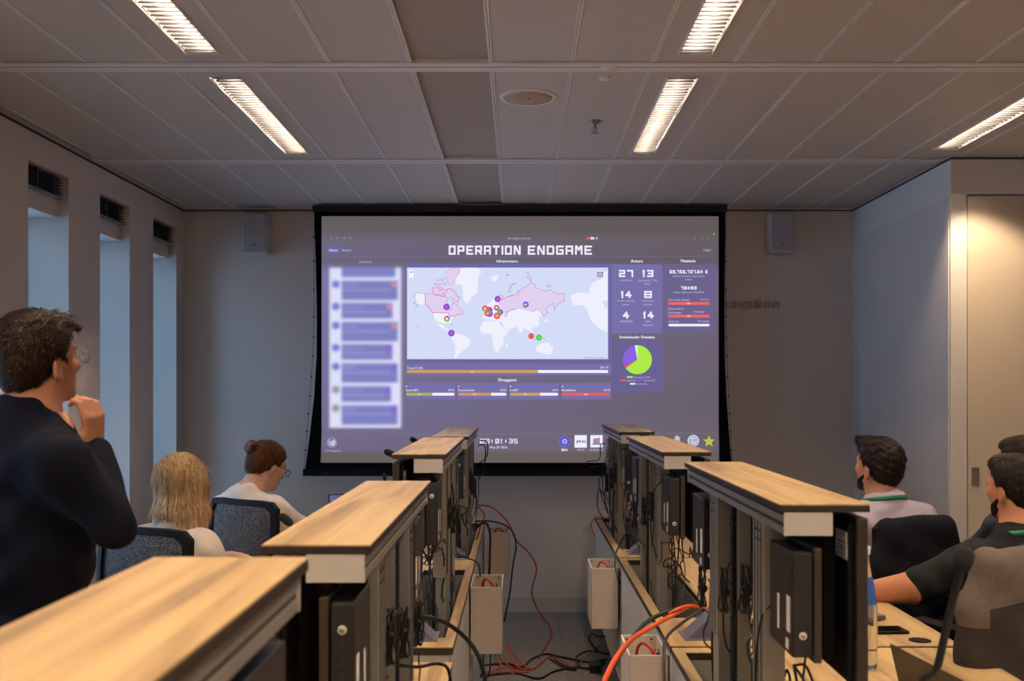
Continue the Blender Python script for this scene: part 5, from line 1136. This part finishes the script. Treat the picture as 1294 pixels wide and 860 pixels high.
def collar(NB, yaw, m, parent, lan=None, r=(.086,.078)):
    q = MB(); Rb = rotm(yaw); A_ = np.linspace(math.pi*.80,2.2*math.pi,26); vs = []
    for a in A_:
        for (k, z) in ((.92,.038),(1.0,.042),(1.16,.010),(1.10,.004)): vs.append(Vector(NB)+Vector(Rb@V(r[0]*k*math.cos(a), r[1]*k*math.sin(a)+.004, z-.004-.016*math.sin(a))))
    n = len(A_); q.add(vs, [(i*4+j, i*4+(j+1)%4, (i+1)*4+(j+1)%4, (i+1)*4+j) for i in range(n-1) for j in range(4)], 0, True); q.build('collar', m, parent)
    if lan:
        q = MB(); vs = []
        for a in A_:
            for (k, z) in ((1.18,.022),(1.24,.004)): vs.append(Vector(NB)+Vector(Rb@V(r[0]*k*math.cos(a), r[1]*k*math.sin(a)+.004, z-.018*math.sin(a))))
        q.add(vs, [(i*2, i*2+1, i*2+3, i*2+2) for i in range(n-1)], 0, True); ob = q.build('lanyard', lan, parent); md = ob.modifiers.new('thickness','SOLIDIFY'); md.thickness = .003
GREEN = mat('green_ribbon', (24,120,84), .6)
collar(NB, D(-25), LV, m1, GREEN)
# man in black polo, arm on the desk
H = V(*P(1282, 616, 3.75)); PO = mat('black_polo', (34,34,36), .9, noise=.1, nscale=80, bump=.4, bscale=500, spec=.2)
el = V(*P(1154,742,3.72)); wr = V(*P(1084,750,3.85))
arms = {-1: (el, wr, V(-.9,.3,-.03), V(0,0,-1), .4), 1: (H+V(.22,.2,-.5), V(1.50,4.2,.75), V(-.8,.4,0), V(0,0,-1), .4)}
m2, T, R, NB, sh, bd = figure('man in black polo with forearm resting on the right desk', H, D(-26), D(-2), D(-10), 1, SK3, PO, 'polo_shirt', DARKT, arms, .92, armr=1.35, shoulder=.215, hips=V(H[0]+.08,H[1]-.02,.5), chest_r=(.20,.13,.21), belly=.02)
F, T2 = hair('hair', H, R, 1.0, HR2, m2, 'short', seed=6, thick=.010); strands_on(F.build('hair', HR2, m2, 1), 5000, .02, HR2, m2, H, R, fl_crown, lift=.003, seed=5); beard(H, T2, R, HR2, m2); collar(NB, D(-18), PO, m2, GREEN)
# third man behind him
H = V(*P(1292, 588, 4.45))
arms = {-1: (H+V(-.25,.1,-.5), V(1.55,4.75,.76), V(-.8,.4,0), V(0,0,-1), .4), 1: (H+V(.22,.2,-.5), V(1.75,4.85,.76), V(-.8,.4,0), V(0,0,-1), .4)}
m3, T, R, NB, sh, bd = figure('dark-haired man at the right edge, mostly hidden behind the man in black polo', H, D(-30), D(-4), D(-25), 1, SK1, mat('dark_blue_shirt', (40,44,56), .9), 'shirt', DARKT, arms, 1.0, h=.011, hips=V(H[0]+.08,H[1]-.02,.5))
F, T2 = hair('hair', H, R, 1.0, HR1, m3, 'short', seed=9, thick=.015); strands_on(F.build('hair', HR1, m3, 1), 4000, .022, HR1, m3, H, R, fl_crown, lift=.004, seed=6)

# ------------------------------------------------ chairs
M_MESH = bpy.data.materials.new('chair_mesh'); M_MESH.use_nodes = True
nt = M_MESH.node_tree; b = nt.nodes['Principled BSDF']; b.inputs['Base Color'].default_value = (*lin((30,30,33)),1); b.inputs['Roughness'].default_value = .7
tc = nt.nodes.new('ShaderNodeTexCoord'); vo = nt.nodes.new('ShaderNodeTexVoronoi'); vo.inputs['Scale'].default_value = 330
nt.links.new(tc.outputs['Object'], vo.inputs['Vector']); mt = nt.nodes.new('ShaderNodeMath'); mt.operation = 'LESS_THAN'; mt.inputs[1].default_value = .38
nt.links.new(vo.outputs['Distance'], mt.inputs[0]); tr = nt.nodes.new('ShaderNodeBsdfTransparent'); mx = nt.nodes.new('ShaderNodeMixShader'); out = nt.nodes['Material Output']
ml = nt.nodes.new('ShaderNodeMath'); ml.operation = 'MULTIPLY'; ml.inputs[1].default_value = .5; nt.links.new(mt.outputs[0], ml.inputs[0])
nt.links.new(ml.outputs[0], mx.inputs[0]); nt.links.new(b.outputs[0], mx.inputs[1]); nt.links.new(tr.outputs[0], mx.inputs[2]); nt.links.new(mx.outputs[0], out.inputs[0])
def chair(cx, cy, yaw, ztop, lab, w=.225, backoff=.24):
    """yaw: direction the sitter faces; (cx,cy) centre of the backrest"""
    t = thing('office_chair', lab, 'chair', (cx, cy, 0), 'black mesh office chairs')
    Rb = rotm(yaw)
    W = lambda u, v, z: Vector((cx,cy,0))+Vector(Rb@V(u,v,0))+Vector((0,0,z))
    prof = lambda u, z: -.0+.035*(1-(u/w)**2)*-1-.02*math.sin((ztop-z)*4)
    zb = ztop-.44
    def pt(u, z): return W(u, prof(u,z), z)
    n = 10; fr = []
    for k in range(n+1): fr.append((-w+2*w*k/n, ztop+.008*(1-(2*k/n-1)**2)))
    frame = [(-w,zb+.05),(-w,ztop-.3),(-w-.004,ztop-.15),(-w,ztop-.03),(-w+.03,ztop)]+[(-w+.03+(2*w-.06)*k/6, ztop+.006) for k in range(1,6)]+[(w-.03,ztop),(w,ztop-.03),(w+.004,ztop-.15),(w,ztop-.3),(w,zb+.05),(w-.05,zb),(0,zb-.01),(-w+.05,zb)]
    q = MB()
    vs = []; m_ = len(frame)
    for i, (u, z) in enumerate(frame):
        cu, cz = u*.86, (z-(ztop+zb)/2)*.88+(ztop+zb)/2
        for (a_, b_, dv) in ((u,z,-.012),(cu,cz,-.012),(cu,cz,.012),(u,z,.012)): p = pt(a_,b_); vs.append(p+Vector(Rb@V(0,dv,0)))
    q.add(vs, [(i*4+j, i*4+(j+1)%4, ((i+1)%m_)*4+(j+1)%4, ((i+1)%m_)*4+j) for i in range(m_) for j in range(4)], 0, False)
    q.build('back_frame', M_BLACK, t, bevel=.004)
    q = MB(); N = 10; vs = [pt(-w*.88+2*w*.88*i/N, zb+.03+(ztop-zb-.05)*j/N) for j in range(N+1) for i in range(N+1)]
    q.add(vs, [(j*(N+1)+i, j*(N+1)+i+1, (j+1)*(N+1)+i+1, (j+1)*(N+1)+i) for j in range(N) for i in range(N)], 0, True); q.build('mesh_back', M_MESH, t)
    F = Field(np.array(W(0,backoff,.46))-.36, np.array(W(0,backoff,.46))+.36, .012); F.ell(np.array(W(0,backoff,.455)), (.25,.25,.045), Rb, .02); F.build('seat', mat('seat_fabric', (24,24,27), .95, bump=.4), t)
    q = MB(); q.tube([W(0,-.03,zb+.05), W(0,-.05,zb-.06), W(0,.06,.40), W(0,backoff,.40)], .018, 8); q.lathe(W(0,backoff,.08), [(.028,0),(.028,.18),(.018,.18),(.018,.34)], 16); q.build('support_post', M_BLACK2, t)
    for k in range(5):
        a = k*2*math.pi/5+.3; e = W(.30*math.cos(a), backoff+.30*math.sin(a), .065); q = MB(); q.tube([W(0,backoff,.10), e+Vector((0,0,.01))], [.026,.014], 8); lg = q.build('base_leg', M_BLACK2, t)
        q = MB(); q.lathe(e-Vector((0,0,.035)), [(.02,-.012),(.028,-.008),(.028,.008),(.02,.012)], 14, M=Matrix(Rb.tolist())@Matrix.Rotation(math.pi/2,3,'X')); q.build('caster', M_BLACK, lg)
    for s in (-1,1):
        q = MB(); q.tube([W(s*.24,backoff-.05,.42), W(s*.29,backoff-.05,.50), W(s*.29,backoff-.08,.66)], .014, 8); q.rbox(W(s*.29,backoff-.04,.672), (.035,.12,.012), Matrix(Rb.tolist())); q.build('armrest', M_BLACK, t, bevel=.004)
    return t
c2 = P(309, 700, 4.62); chair(c2.x, c2.y, D(33), 1.5-(631-490)*4.62/1270, 'black mesh office chair behind the woman with the bun')
c1 = P(185, 700, 3.66); chair(c1.x, c1.y, D(26), 1.5-(666-490)*3.66/1270, 'black mesh office chair behind the blonde woman')
c3 = P(1152, 700, 4.12); chair(c3.x, c3.y, D(-22), 1.5-(655-490)*4.12/1270, 'office chair under a black jacket at right', .20)
c4 = P(1300, 780, 2.98); chair(c4.x, c4.y, D(-14), 1.5-(706-490)*2.98/1270, 'office chair under a grey jacket at the right edge', .19)
c5 = P(1330, 700, 3.42); chair(c5.x, c5.y, D(-25), .98, 'office chair at the right edge beyond the grey jacket', .2)
def jacket(lab, cx, cy, yaw, ztop, m1_, m2_, w, drop, yoke=.115, h=.009):
    Rb = rotm(yaw); W = lambda u, v, z: np.array((cx,cy,z))+Rb@V(u,v,0)
    F = Field(W(0,0,ztop-drop)-V(.42,.42,.05), W(0,0,ztop)+V(.42,.42,.10), h)
    F.cone(W(-w*.82,-.015,ztop-.02), W(w*.82,-.015,ztop-.02), .036, .036, .02)
    for u in np.linspace(-1,1,9): F.cone(W(u*w*.86,-.035,ztop-.03), W(u*w*.95,-.05-.01*math.cos(u*9),ztop-drop+.05), .030, .036, .035)
    for s in (-1,1): F.cone(W(s*w*.88,-.03,ztop-.01), W(s*(w+.025),-.02,ztop-.16), .045, .045, .03); F.cone(W(s*(w+.025),-.02,ztop-.16), W(s*(w+.02),-.0,ztop-drop+.0), .045, .048, .03)
    F.cone(W(-.09,-.03,ztop+.005), W(.09,-.03,ztop+.005), .028, .028, .03)
    F.noise(lambda p: .005*np.sin(((p-np.array((cx,cy,0)))@Rb)[:,0]*48+3*np.sin(p[:,2]*11))*np.clip((ztop-p[:,2])*4,0,1)+.003*np.sin(p[:,2]*40+p[:,0]*25))
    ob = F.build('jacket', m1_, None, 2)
    if False:
        ob.data.materials.append(m2_); v = np.empty(len(ob.data.vertices)*3); ob.data.vertices.foreach_get('co', v); v = v.reshape(-1,3)
        for p in ob.data.polygons:
            z = v[p.vertices[0]][2]; u = ((v[p.vertices[0]]-np.array((cx,cy,0)))@Rb)[0]
            if z < ztop-yoke-.015*u/w*3 and abs(u) < w*.98: p.material_index = 1
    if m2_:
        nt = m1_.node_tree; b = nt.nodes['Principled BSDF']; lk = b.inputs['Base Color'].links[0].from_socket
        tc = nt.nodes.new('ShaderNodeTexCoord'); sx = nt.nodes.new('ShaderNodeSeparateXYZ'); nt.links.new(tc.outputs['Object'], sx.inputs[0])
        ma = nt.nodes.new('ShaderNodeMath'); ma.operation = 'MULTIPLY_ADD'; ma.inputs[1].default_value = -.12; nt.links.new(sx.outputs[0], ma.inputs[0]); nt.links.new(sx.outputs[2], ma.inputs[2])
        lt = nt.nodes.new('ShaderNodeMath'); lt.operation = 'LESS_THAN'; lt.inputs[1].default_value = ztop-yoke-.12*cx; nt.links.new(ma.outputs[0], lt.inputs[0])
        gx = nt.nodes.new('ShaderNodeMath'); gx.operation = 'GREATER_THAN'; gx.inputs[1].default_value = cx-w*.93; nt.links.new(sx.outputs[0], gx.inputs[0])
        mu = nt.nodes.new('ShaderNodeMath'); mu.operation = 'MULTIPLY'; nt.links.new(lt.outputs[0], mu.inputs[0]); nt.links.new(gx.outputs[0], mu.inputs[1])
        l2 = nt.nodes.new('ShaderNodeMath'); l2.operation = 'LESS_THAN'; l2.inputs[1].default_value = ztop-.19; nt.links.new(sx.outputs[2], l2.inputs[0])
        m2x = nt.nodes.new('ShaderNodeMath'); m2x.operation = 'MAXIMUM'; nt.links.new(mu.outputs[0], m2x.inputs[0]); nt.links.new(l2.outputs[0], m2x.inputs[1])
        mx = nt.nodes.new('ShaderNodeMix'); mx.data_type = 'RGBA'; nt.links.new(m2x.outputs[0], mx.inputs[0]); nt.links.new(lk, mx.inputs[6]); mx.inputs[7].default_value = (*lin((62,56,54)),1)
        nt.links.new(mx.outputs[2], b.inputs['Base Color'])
    tag(ob, lab, 'jacket'); return ob
jacket('black jacket draped over chair of the man in lavender shirt', c3.x, c3.y, D(-22), 1.5-(661-490)*4.12/1270, mat('black_wool', (28,30,37), .95, bump=.5, bscale=500, spec=.1), None, .165, .48)
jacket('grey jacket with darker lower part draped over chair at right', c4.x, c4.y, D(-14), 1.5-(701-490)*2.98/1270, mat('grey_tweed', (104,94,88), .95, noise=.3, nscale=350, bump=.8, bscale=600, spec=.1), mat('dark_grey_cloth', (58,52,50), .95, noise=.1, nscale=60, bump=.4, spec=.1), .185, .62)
